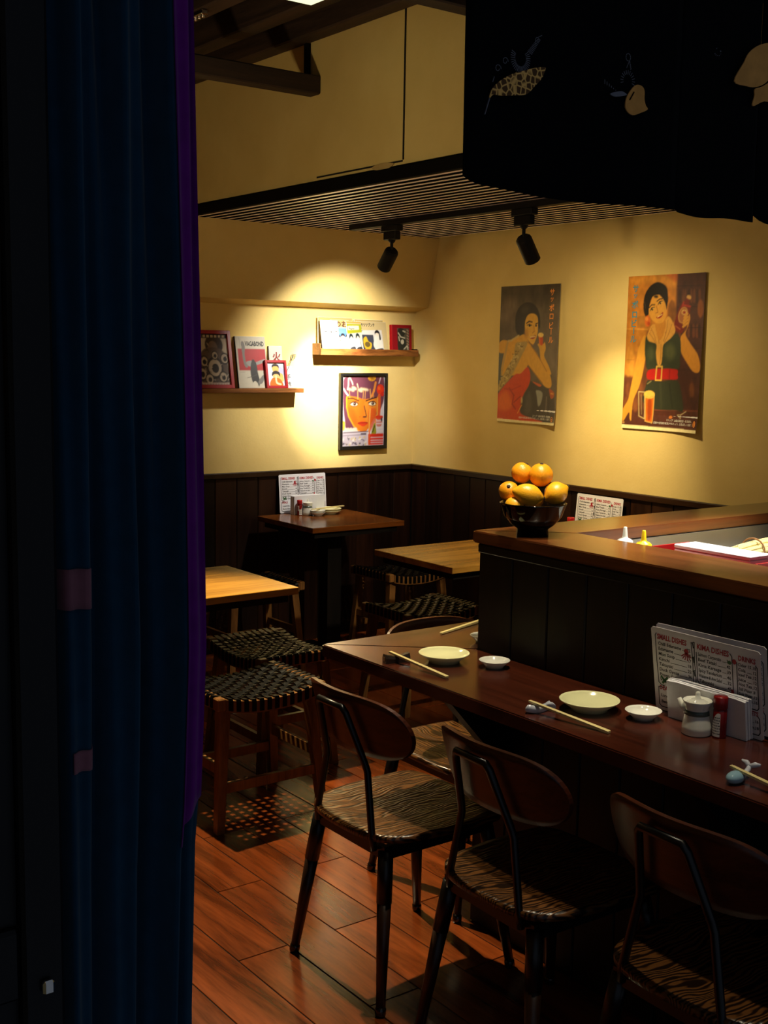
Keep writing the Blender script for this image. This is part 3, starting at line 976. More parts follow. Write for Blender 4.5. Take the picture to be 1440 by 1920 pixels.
def chopsticks(p0, p1, label, gap=0.0058, wd=0.0058):
    a, b = Vector(p0), Vector(p1)
    d = b - a
    L = d.length
    t = thing('chopsticks', label, 'chopsticks', a, 0)
    t.rotation_euler = d.to_track_quat('X', 'Z').to_euler()
    for s in (-1, 1):
        bm = bmesh.new()
        rings = []
        for xx, ww, hh in ((0, 0.0036, 0.0040), (0.008, 0.0046, 0.0048), (L * 0.5, 0.0054, 0.0054), (L - 0.004, 0.0060, 0.0060), (L, 0.0050, 0.0050)):
            rings.append([bm.verts.new((xx, s * gap * (0.40 + 0.10 * xx / L) + a_ * ww / 2, b_ * hh / 2)) for a_, b_ in ((-1, -1), (1, -1), (1, 1), (-1, 1))])
        for q, w_ in zip(rings, rings[1:]):
            for k in range(4):
                bm.faces.new((q[k], q[(k + 1) % 4], w_[(k + 1) % 4], w_[k]))
        bm.faces.new(rings[0])
        bm.faces.new(rings[-1])
        obj('stick', bm, M['chop'], t)
    return t
chopsticks((1.9431, 2.5729, 0.8445), (1.9569, 2.3424, 0.8237), 'pale chopsticks on a dark rest near the ledge corner')
chopsticks((1.9366, 2.0122, 0.8445), (1.9661, 1.7845, 0.8237), 'pale chopsticks on a white fish rest beside the middle plate')
chopsticks((1.9541, 1.4469, 0.8463), (1.9477, 1.2173, 0.8237), 'pale chopsticks on a pale blue rest at the right edge')
chopsticks((2.2594, 2.7389, 0.8242), (2.4715, 2.8035, 0.8256), 'pale chopsticks on the far end of the ledge by the hidden dish')

# dark ridged rest
t = thing('chopstick_rest', 'dark brown ridged chopstick rest near the ledge corner', 'chopstick rest', (1.9477, 2.549, ZL), math.radians(-14))
bm = bmesh.new()
rings = []
for i in range(13):
    xx = -0.036 + 0.072 * i / 12
    hgt = 0.0185 + 0.0065 * (abs(xx) / 0.036) ** 2
    wd = 0.0105 + 0.0025 * (abs(xx) / 0.036) ** 2
    rings.append([bm.verts.new((xx, wd * c, z * hgt)) for c, z in ((-1, 0), (1, 0), (1.0, 0.6), (0.6, 1), (-0.6, 1), (-1, 0.6))])
for a, b in zip(rings, rings[1:]):
    for k in range(6):
        bm.faces.new((a[k], a[(k + 1) % 6], b[(k + 1) % 6], b[k]))
bm.faces.new(rings[0])
bm.faces.new(rings[-1])
obj('rest_body', bm, plain('dark_brown_glaze', (0.022, 0.014, 0.010), 0.25), t)
for s in (-1, 1):
    obj('end_mark', boxm(s * 0.0365 - 0.0006, s * 0.0365 + 0.0006, -0.005, 0.005, 0.006, 0.017), M['stool'], t)
# blue and white fish rest
t = thing('chopstick_rest', 'blue and white fish shaped chopstick rest beside the middle plate', 'chopstick rest', (1.9532, 1.9947, ZL), math.radians(-8))
fish = cr_closed([(-0.040, 0.002), (-0.026, 0.012), (-0.006, 0.013), (0.012, 0.006), (0.022, 0.005), (0.042, 0.014), (0.038, 0.0), (0.040, -0.012), (0.022, -0.004), (0.010, -0.008), (-0.010, -0.013), (-0.028, -0.010)], 4)
bm = bmesh.new()
rings = []
for z, f in ((0.0, 0.86), (0.004, 1.0), (0.011, 0.95), (0.0165, 0.62)):
    rings.append([bm.verts.new((a * (f if f > 0.9 else 0.5 + f / 2), b * f, z + 0.006 * max(0, abs(a) / 0.04 - 0.35))) for a, b in fish])
n = len(fish)
for a, b in zip(rings, rings[1:]):
    for k in range(n):
        bm.faces.new((a[k], a[(k + 1) % n], b[(k + 1) % n], b[k]))
bm.faces.new(rings[0])
bm.faces.new(rings[-1])
obj('rest_body', bm, M['bluewhite'], t, smooth=True)
# pale blue whale rest
t = thing('chopstick_rest', 'pale blue whale shaped chopstick rest near the right edge', 'chopstick rest', (1.944, 1.4257, ZL), math.radians(6))
bm = bmesh.new()
bmesh.ops.create_uvsphere(bm, u_segments=26, v_segments=16, radius=1.0)
for v in bm.verts:
    xx = v.co.x
    v.co = Vector((xx * 0.027, v.co.y * (0.0165 - 0.004 * max(0, xx)), max(0.0, 0.0115 + v.co.z * 0.0125)))
obj('rest_body', bm, M['blue_ceramic'], t, smooth=True)
bm = tube(bmesh.new(), [(0.022, 0.0, 0.010), (0.038, 0.002, 0.010), (0.050, 0.003, 0.015), (0.058, 0.004, 0.021)], [0.008, 0.006, 0.0055, 0.004], 10)
obj('tail_stem', bm, M['bluewhite'], t, smooth=True)
for s in (-1, 1):
    tb = bmesh.new()
    tube(tb, [(0.056, 0.004, 0.020), (0.062, 0.004 + s * 0.010, 0.024), (0.062, 0.004 + s * 0.021, 0.0265)], [0.0045, 0.006, 0.0025], 10)
    obj('tail_fluke', tb, M['bluewhite'], t, smooth=True)

def soy_pot(x, y, z, s, rz, label):
    t = thing('soy_sauce_pot', label, 'sauce pot', (x, y, z), rz)
    P = lambda L_: [(a * s, b * s) for a, b in L_]
    obj('pot_body', lathe(bmesh.new(), P([(0, 0.004), (0.030, 0.0), (0.0345, 0.003), (0.0335, 0.020), (0.0285, 0.046), (0.0262, 0.058), (0.0275, 0.066), (0.0340, 0.080), (0.0330, 0.0815), (0.026, 0.070), (0, 0.068)]), 36), M['white_ceramic'], t, smooth=True)
    obj('green_band', lathe(bmesh.new(), P([(0.0285, 0.0475), (0.0290, 0.0475), (0.0268, 0.0585), (0.0262, 0.0585)]), 36), M['green_band'], t, smooth=True)['label'] = 'dark grey-green painted band'
    obj('lid', lathe(bmesh.new(), P([(0, 0.070), (0.0250, 0.0715), (0.0252, 0.0755), (0.016, 0.082), (0.0065, 0.084), (0.0058, 0.096), (0.0045, 0.1005), (0, 0.102)]), 30), M['white_ceramic'], t, smooth=True)
    obj('spout', tube(bmesh.new(), [(-0.024 * s, 0, 0.048 * s), (-0.037 * s, 0, 0.060 * s), (-0.046 * s, 0, 0.078 * s)], [0.0085 * s, 0.0068 * s, 0.0050 * s], 12), M['white_ceramic'], t, smooth=True)
    return t
soy_pot(2.1321, 1.6766, ZL, 0.96, math.radians(-75), 'white soy sauce pot with a grey-green band in front of the napkins')

def shaker(x, y, z, s, rz, label, capmat='dark_red'):
    t = thing('spice_bottle', label, 'bottle', (x, y, z), rz)
    P = lambda L_: [(a * s, b * s) for a, b in L_]
    obj('bottle_body', lathe(bmesh.new(), P([(0, 0), (0.0155, 0.0), (0.0165, 0.002), (0.0165, 0.066), (0.0150, 0.071), (0, 0.071)]), 30), M['dark_red'], t, smooth=True)
    obj('bottle_cap', lathe(bmesh.new(), P([(0, 0.0715), (0.0165, 0.0715), (0.0172, 0.073), (0.0172, 0.098), (0.0160, 0.1005), (0, 0.1015)]), 30), M[capmat], t, smooth=True)
    bm = bmesh.new()
    n = 18
    rr = 0.0169 * s
    lo, hi = [], []
    for k in range(n + 1):
        a = -1.75 + 2.1 * k / n
        zb = (0.004 + 0.0) * s
        zt = (0.040 + 0.022 * max(0, math.sin(max(0, a + 0.9) * 1.6))) * s
        lo.append(bm.verts.new((rr * math.cos(a), rr * math.sin(a), zb)))
        hi.append(bm.verts.new((rr * math.cos(a), rr * math.sin(a), zt)))
    for k in range(n):
        bm.faces.new((lo[k], lo[k + 1], hi[k + 1], hi[k]))
    lb = obj('bottle_label', bm, M['paper'], t, smooth=True)
    bm = bmesh.new()
    rr *= 1.012
    rnd = random.Random(5)
    for row in range(7):
        zz = (0.010 + 0.0065 * row) * s
        a = -1.65 + (0.95 if row > 4 else 0)
        while a < 0.25:
            da = rnd.uniform(0.05, 0.16)
            q = [bm.verts.new((rr * math.cos(b), rr * math.sin(b), h)) for b, h in ((a, zz), (a + da, zz), (a + da, zz + 0.0028 * s), (a, zz + 0.0028 * s))]
            bm.faces.new(q)
            a += da + rnd.uniform(0.03, 0.08)
    obj('label_print', bm, M['ink'], lb)
    bm = bmesh.new()
    for row in range(4):
        z0 = (0.063 - 0.0085 * row) * s
        for k in range(4):
            a = -2.35 + 0.16 * k + 0.05 * (row % 2)
            tube(bm, [(rr * math.cos(a), rr * math.sin(a), z0), (rr * math.cos(a + 0.09), rr * math.sin(a + 0.09), z0 - 0.006 * s)], 0.0007 * s, 5)
    obj('label_brushwork', bm, M['ink_white'], t)
    return t
shaker(2.156, 1.632, ZL, 0.93, math.radians(200), 'small red capped spice bottle between the soy pot and the napkins')

def napkins(x, y, z, rz, wd, ht, th, n, tilt, label):
    t = thing('napkin_stack', label, 'napkins', (x, y, z), 0)
    t.rotation_euler = (math.radians(tilt), 0, rz)
    for k in range(n):
        bm = bmesh.new()
        d = th / n
        dx = random.uniform(-0.0015, 0.0015)
        dz = random.uniform(-0.002, 0.002)
        y0 = -th / 2 + d * k
        NX = 8
        fr = []
        for q in (0.0004, d - 0.0004):
            row = []
            for j in (0, 1):
                row.append([bm.verts.new((-wd / 2 + wd * i / NX + dx, y0 + q + 0.0012 * math.sin(i * 1.1 + k), j * (ht + dz - 0.002 * (i in (0, NX))))) for i in range(NX + 1)])
            fr.append(row)
        F, B_ = fr
        for i in range(NX):
            bm.faces.new((F[0][i], F[0][i + 1], F[1][i + 1], F[1][i]))
            bm.faces.new((B_[0][i], B_[1][i], B_[1][i + 1], B_[0][i + 1]))
            bm.faces.new((F[1][i], F[1][i + 1], B_[1][i + 1], B_[1][i]))
            bm.faces.new((F[0][i], B_[0][i], B_[0][i + 1], F[0][i + 1]))
        for i in (0, NX):
            bm.faces.new((F[0][i], F[1][i], B_[1][i], B_[0][i]))
        obj('napkin', bm, M['napkin'], t)
    return t
napkins(2.1885, 1.686, ZL + 0.002, -PI / 2, 0.219, 0.094, 0.022, 6, 8, 'upright stack of white paper napkins leaning before the near menu')

# ------------------------------------------------------------------ kitchen side of the counter
def squeeze(x, y, z, mat, label, hs):
    t = thing('squeeze_bottle', label, 'bottle', (x, y, z))
    t.scale = (1, 1, hs)
    obj('bottle_body', lathe(bmesh.new(), [(0, 0), (0.025, 0), (0.0265, 0.003), (0.0265, 0.112), (0.022, 0.118), (0, 0.118)], 28), M[mat], t, smooth=True)
    obj('bottle_cap', lathe(bmesh.new(), [(0.0, 0.1185), (0.0225, 0.1185), (0.0225, 0.128), (0.017, 0.134), (0.0085, 0.138), (0.0072, 0.144), (0.0048, 0.171), (0.0038, 0.173), (0, 0.173)], 28), M[mat], t, smooth=True)
    return t
squeeze(2.503, 2.244, 1.0415, 'clear_plastic', 'milky white squeeze bottle behind the counter edge', 0.87)
squeeze(2.507, 2.180, 1.0415, 'yellow_plastic', 'yellow squeeze bottle beside the milky white one', 0.86)
t = thing('paper_tray', 'red tray of stacked white paper behind the counter edge', 'tray', (2.570, 1.972, 1.0415))
bm = boxm(-0.060, 0.060, -0.165, 0.165, 0.0, 0.004)
for s in (-1, 1):
    prism(bm, [(-0.060, 0.0), (0.060, 0.0), (0.075, 0.112), (-0.075, 0.112)], s * 0.165 - 0.003, s * 0.165 + 0.003, axis='y')
    prism(bm, [(s * 0.060, 0.0), (s * 0.064, 0.0), (s * 0.079, 0.100), (s * 0.075, 0.100)], -0.168, 0.168, axis='y')
obj('tray_body', bm, M['red_plastic'], t)
for k in range(10):
    o = obj('paper_sheet', boxm(-0.040 + random.uniform(-0.001, 0.001), 0.048, -0.122, 0.122, 0.0045 + 0.0118 * k, 0.0045 + 0.0118 * k + 0.0105, 0.002), M['white'], t)
t = thing('bamboo_bundle', 'tied bundle of pale bamboo sticks on the kitchen worktop', 'bundle', (2.93, 2.200, 1.0415), math.radians(6))
rnd = random.Random(3)
for k in range(26):
    rr = 0.034 * math.sqrt(rnd.random())
    aa = rnd.uniform(0, 2 * PI)
    y0, z0 = rr * math.cos(aa), 0.044 + rr * math.sin(aa) * 0.9
    x0 = rnd.uniform(-0.01, 0.035)
    obj('bamboo_stick', tube(bmesh.new(), [(x0, y0 * 0.8, z0 * 0.9), (x0 + 0.10, y0, z0), (0.46, y0 * 1.25, z0 * 1.1)], 0.0048, 6), M['bamboo'], t)
obj('tie_string', tube(bmesh.new(), [(0.105, 0.040 * math.cos(a), 0.044 + 0.038 * math.sin(a)) for a in [2 * PI * k / 20 for k in range(21)]], 0.0028, 6), M['string'], t)

# ------------------------------------------------------------------ dishes on the back table
napkins(3.672, 5.655, ZTB + 0.001, 0, 0.205, 0.105, 0.040, 7, 0, 'stack of cream napkins before the menu on the back table')
shaker(3.590, 5.612, ZTB, 0.86, math.radians(-30), 'small red capped spice bottle on the back table', 'red_plastic')
soy_pot(3.640, 5.605, ZTB, 0.88, math.radians(200), 'white soy sauce pot on the back table')
dish(3.668, 5.545, ZTB, 0.042, 'lower of two small sauce dishes stacked on the back table')
dish(3.668, 5.545, ZTB + 0.0105, 0.042, 'upper of two small sauce dishes stacked on the back table')
plate(3.770, 5.590, ZTB, 0.070, 'lower of two cream plates stacked on the back table', 0.020)
plate(3.770, 5.590, ZTB + 0.011, 0.072, 'upper of two cream plates stacked on the back table', 0.020)
chopsticks((3.640, 5.565, 0.7955), (3.880, 5.600, 0.7980), 'pale chopsticks lying across the stacked plates on the back table')
shaker(4.32, 4.235, 0.75, 1.12, math.radians(-60), 'red capped bottle peeking over the counter beside the far menu', 'red_plastic')

# ------------------------------------------------------------------ door curtain, hanging cloth, door
t = thing('door_curtain', 'long dark blue curtain with a purple edge hanging at the left', 'curtain', (0.43, 0.945, 0))
def curt_x(z):
    return np.interp(z, [0.2, 1.04, 1.215, 1.245, 1.39, 1.59, 1.95, 2.2], [0.488, 0.4942, 0.500, 0.5036, 0.5104, 0.508, 0.500, 0.497])
def fold(u, z):
    return 0.012 * math.sin(u * 21 + 0.9 * math.sin(z * 1.7)) + 0.006 * math.sin(u * 47 + 2 + z * 2.2) + 0.010 * math.exp(-((u - 0.55 - (1.6 - z) * 0.28) / 0.06) ** 2)
def cloth_panel(name, u0, u1, z0, z1, mat, dy, par, nu=60, nz=50, th=0.0015, zb=None):
    bm = bmesh.new()
    layers = []
    for d in (0, th):
        g_ = []
        for j in range(nz + 1):
            row = []
            for i in range(nu + 1):
                u = u0 + (u1 - u0) * i / nu
                zl = z0 if zb is None else zb(u)
                z = zl + (z1 - zl) * j / nz
                xr = float(curt_x(z))
                xx = 0.352 + (xr - 0.352) * u
                row.append(bm.verts.new((xx - 0.43, fold(u, z) + dy + d, z)))
            g_.append(row)
        layers.append(g_)
    A, B = layers
    for j in range(nz):
        for i in range(nu):
            bm.faces.new((A[j][i], A[j][i + 1], A[j + 1][i + 1], A[j + 1][i]))
            bm.faces.new((B[j][i], B[j + 1][i], B[j + 1][i + 1], B[j][i + 1]))
    for j in range(nz):
        bm.faces.new((A[j][0], A[j + 1][0], B[j + 1][0], B[j][0]))
        bm.faces.new((A[j][nu], B[j][nu], B[j + 1][nu], A[j + 1][nu]))
    for i in range(nu):
        bm.faces.new((A[0][i], B[0][i], B[0][i + 1], A[0][i + 1]))
        bm.faces.new((A[nz][i], A[nz][i + 1], B[nz][i + 1], B[nz][i]))
    return obj(name, bm, mat, par, smooth=True)
cloth_panel('curtain_cloth', 0.0, 0.995, 0.12, 2.12, M['curtain'], 0.0, t)
cloth_panel('purple_edge', 0.80, 1.0, 1.22, 2.12, M['purple'], -0.0025, t, nu=16, zb=lambda u: 1.212 + 0.034 * ((u - 0.80) / 0.2) ** 2)
for a, b, z0, z1 in ((0.10, 0.26, 1.437, 1.471), (0.145, 0.30, 1.297, 1.315)):
    cloth_panel('printed_patch', a, b, z0, z1, M['pink_print'], -0.0022, t, nu=8, nz=5)
obj('curtain_rod', tube(bmesh.new(), [(-0.35, 0.02, 2.125), (1.6, 0.02, 2.125)], 0.010, 10), M['black_wood'], t)

t = thing('hanging_door_cloth', 'dark split cloth with tan leaf prints hanging across the doorway top', 'door cloth', (0.797, 0.95, 0))
NOX, NOY = 0.797, 0.95
def noren_panel(x0, x1, hem, sag, ph):
    bm = bmesh.new()
    nu, nz = 28, 12
    layers = []
    for d in (0.0, 0.0015):
        g_ = []
        for j in range(nz + 1):
            row = []
            for i in range(nu + 1):
                q = i / nu
                xx = x0 + (x1 - x0) * q
                zb = hem - sag * 4 * q * (1 - q) + 0.0012 * math.sin(q * 9 + ph) + (0.006 * max(0, 1 - q / 0.08) ** 2)
                z = zb + (2.12 - zb) * j / nz
                row.append(bm.verts.new((xx - NOX, 0.003 * math.sin(xx * 22 + ph) * (1 - j / nz) + d, z)))
            g_.append(row)
        layers.append(g_)
    A, B = layers
    for j in range(nz):
        for i in range(nu):
            bm.faces.new((A[j][i], A[j][i + 1], A[j + 1][i + 1], A[j + 1][i]))
            bm.faces.new((B[j][i], B[j + 1][i], B[j + 1][i + 1], B[j][i + 1]))
        bm.faces.new((A[j][0], A[j + 1][0], B[j + 1][0], B[j][0]))
        bm.faces.new((A[j][nu], B[j][nu], B[j + 1][nu], A[j + 1][nu]))
    for i in range(nu):
        bm.faces.new((A[0][i], B[0][i], B[0][i + 1], A[0][i + 1]))
    return obj('cloth_panel', bm, M['noren'], t, smooth=True)
noren_panel(0.797, 1.119, 1.8235, 0.0035, 0.4)
noren_panel(1.1205, 1.2625, 1.8215, 0.0015, 1.7)
noren_panel(1.2650, 1.640, 1.8225, 0.003, 2.9)
def print_patch(name, pts, mat, dy=-0.0055, smooth=True):
    P = cr_closed(pts, 4) if smooth else pts
    return obj(name, prism(bmesh.new(), [(a - NOX, z) for a, z in P], dy, dy + 0.0012, axis='y'), mat, t)
leaf1 = [(0.8263, 1.9084), (0.8304, 1.9187), (0.8417, 1.928), (0.8559, 1.936), (0.8722, 1.9416), (0.887, 1.9465), (0.9001, 1.9491), (0.9017, 1.9467), (0.8969, 1.9373), (0.8878, 1.9287), (0.877, 1.9192), (0.8622, 1.9159), (0.8423, 1.9129), (0.8315, 1.9124)]
# tan star lattice on the large leaf
mm, nt, bs = newmat('tan_star_lattice_cloth')
tc = nt.nodes.new('ShaderNodeTexCoord')
mpp = nt.nodes.new('ShaderNodeMapping')
mpp.inputs['Scale'].default_value = (1, 0.0, 1)
nt.links.new(tc.outputs['Object'], mpp.inputs['Vector'])
vo = nt.nodes.new('ShaderNodeTexVoronoi')
vo.feature = 'DISTANCE_TO_EDGE'
vo.inputs['Scale'].default_value = 150
vo.inputs['Randomness'].default_value = 0.55
nt.links.new(mpp.outputs[0], vo.inputs['Vector'])
rp = nt.nodes.new('ShaderNodeValToRGB')
rp.color_ramp.elements[0].color = (0.95, 0.52, 0.13, 1)
rp.color_ramp.elements[1].color = (0.10, 0.040, 0.006, 1)
rp.color_ramp.elements[0].position = 0.04
rp.color_ramp.elements[1].position = 0.16
nt.links.new(vo.outputs['Distance'], rp.inputs['Fac'])
nt.links.new(rp.outputs['Color'], bs.inputs['Base Color'])
bs.inputs['Roughness'].default_value = 0.9
print_patch('printed_leaf', leaf1, mm)
print_patch('printed_stem', [(0.8263, 1.9088), (0.8270, 1.9080), (0.8212, 1.8917), (0.8206, 1.8920)], M['white_print'], smooth=False)
print_patch('printed_leaf', [(1.0243, 1.9286), (1.0262, 1.9365), (1.0319, 1.9444), (1.0378, 1.9499), (1.0431, 1.9519), (1.0502, 1.9511), (1.0541, 1.947), (1.0547, 1.9378), (1.0571, 1.9319), (1.0605, 1.9277), (1.049, 1.9225), (1.0382, 1.9188), (1.0303, 1.9201), (1.0254, 1.9241)], M['tan_print'])
print_patch('printed_slit', [(1.0298, 1.9343), (1.0306, 1.9337), (1.0370, 1.9429), (1.0362, 1.9434)], M['noren'], -0.0066, False)
print_patch('printed_leaf', [(1.0001, 1.9365), (1.0053, 1.9387), (1.0151, 1.9411), (1.0205, 1.9411), (1.026, 1.939), (1.0207, 1.937), (1.0094, 1.9347), (1.0033, 1.9349)], M['white_print'])
print_patch('printed_leaf', [(1.2097, 1.9797), (1.226, 2.0036), (1.2333, 2.0147), (1.2463, 2.0242), (1.2625, 2.0309), (1.2793, 2.0336), (1.2942, 2.0284), (1.293, 2.0113), (1.2761, 1.9918), (1.2641, 1.9833), (1.2491, 1.9783), (1.2338, 1.9774)], M['tan_print'])
print_patch('printed_leaf', [(1.2493, 1.9762), (1.2616, 1.9804), (1.2751, 1.9874), (1.2968, 2.0025), (1.3, 1.9687), (1.2687, 1.9645), (1.2469, 1.9561), (1.2493, 1.9686)], M['tan_print'])
def dashes(name, segs, r=0.0004):
    bm = bmesh.new()
    for a, b in segs:
        tube(bm, [(a[0] - NOX, -0.0052, a[1]), (b[0] - NOX, -0.0052, b[1])], r, 4)
    return obj(name, bm, M['white_print'], t)
segs = []
for k in range(26):                                   # fan petal rows of the left motif
    a = math.radians(-205 + 9.6 * k)
    segs.append(((0.8668 + 0.0075 * math.cos(a), 1.9530 + 0.0080 * math.sin(a)), (0.8668 + 0.0135 * math.cos(a), 1.9530 + 0.0145 * math.sin(a))))
for k in range(11):
    q = k / 10
    segs.append(((0.8765 + 0.012 * q, 1.962 + 0.013 * q), (0.8825 + 0.011 * q, 1.959 + 0.016 * q)))
for cx, cz, r_ in ((0.8365, 1.9385, 0.0042), (0.8460, 1.9470, 0.0040), (0.8890, 1.9740, 0.0034)):
    for k in range(9):
        a0, a1 = 0.7 * k, 0.7 * k + 0.6
        rr = r_ * (1 - 0.07 * k)
        segs.append(((cx + rr * math.cos(a0), cz + rr * math.sin(a0)), (cx + rr * math.cos(a1), cz + rr * math.sin(a1))))
segs.append(((0.8320, 1.9300), (0.8300, 1.9245)))
segs.append(((0.8905, 1.9775), (0.8955, 1.9800)))
dashes('printed_flower', segs)
segs = []
for k in range(13):                                   # petals of the middle motif
    a = math.radians(-15 + 17.5 * k)
    segs.append(((1.0265 + 0.0070 * math.cos(a), 1.9535 + 0.0070 * math.sin(a)), (1.0265 + 0.0115 * math.cos(a), 1.9535 + 0.0115 * math.sin(a))))
for k in range(5):
    segs.append(((1.0240 + 0.0008 * k, 1.9670 + 0.0016 * k), (1.0248 + 0.0008 * k, 1.9690 + 0.0016 * k)))
    segs.append(((1.0305 - 0.0006 * k, 1.9660 + 0.0018 * k), (1.0310 - 0.0006 * k, 1.9682 + 0.0018 * k)))
for k in range(9):
    a0, a1 = 0.7 * k, 0.7 * k + 0.6
    segs.append(((1.0258 + 0.0038 * math.cos(a0), 1.9785 + 0.004 * math.sin(a0)), (1.0258 + 0.0038 * math.cos(a1), 1.9785 + 0.004 * math.sin(a1))))
for k in range(6):
    segs.append(((0.9905 + 0.0035 * k, 1.9500 - 0.0017 * k), (0.9908 + 0.0035 * k, 1.9455 - 0.0009 * k)))
dashes('printed_flower', segs, 0.00038)
segs = []
rnd = random.Random(2)
for k in range(9):
    a = rnd.uniform(0, 6.28)
    segs.append(((1.176 + 0.006 * math.cos(a), 2.0070 + 0.004 * math.sin(a)), (1.177 + 0.006 * math.cos(a), 2.0080 + 0.004 * math.sin(a))))
dashes('pale_specks', segs)  # short pale dashes scattered on the cloth

d = obj('door_1', boxm(0.318, 0.353, 0.905, 0.935, 0.001, 2.16, 0.003), M['door'], kind='structure')
obj('door_rail', boxm(-0.55, 0.317, 0.908, 0.932, 1.125, 1.186, 0.003), M['door'], d)
obj('door_rail', boxm(-0.55, 0.317, 0.908, 0.932, 1.80, 1.86, 0.003), M['door'], d)
obj('door_panel', boxm(-0.55, 0.317, 0.916, 0.924, 0.02, 1.124), M['door'], d)
obj('door_panel', boxm(-0.55, 0.317, 0.916, 0.924, 1.187, 1.799), M['door'], d)
obj('door_panel', boxm(-0.55, 0.317, 0.916, 0.924, 1.861, 2.15), M['door'], d)
obj('door_latch', boxm(0.332, 0.342, 0.898, 0.9045, 1.128, 1.140, 0.002), M['brass'], d)
obj('door_jamb', boxm(0.355, 0.372, 0.955, 1.03, 0.001, 2.16, 0.003), M['door'], d)

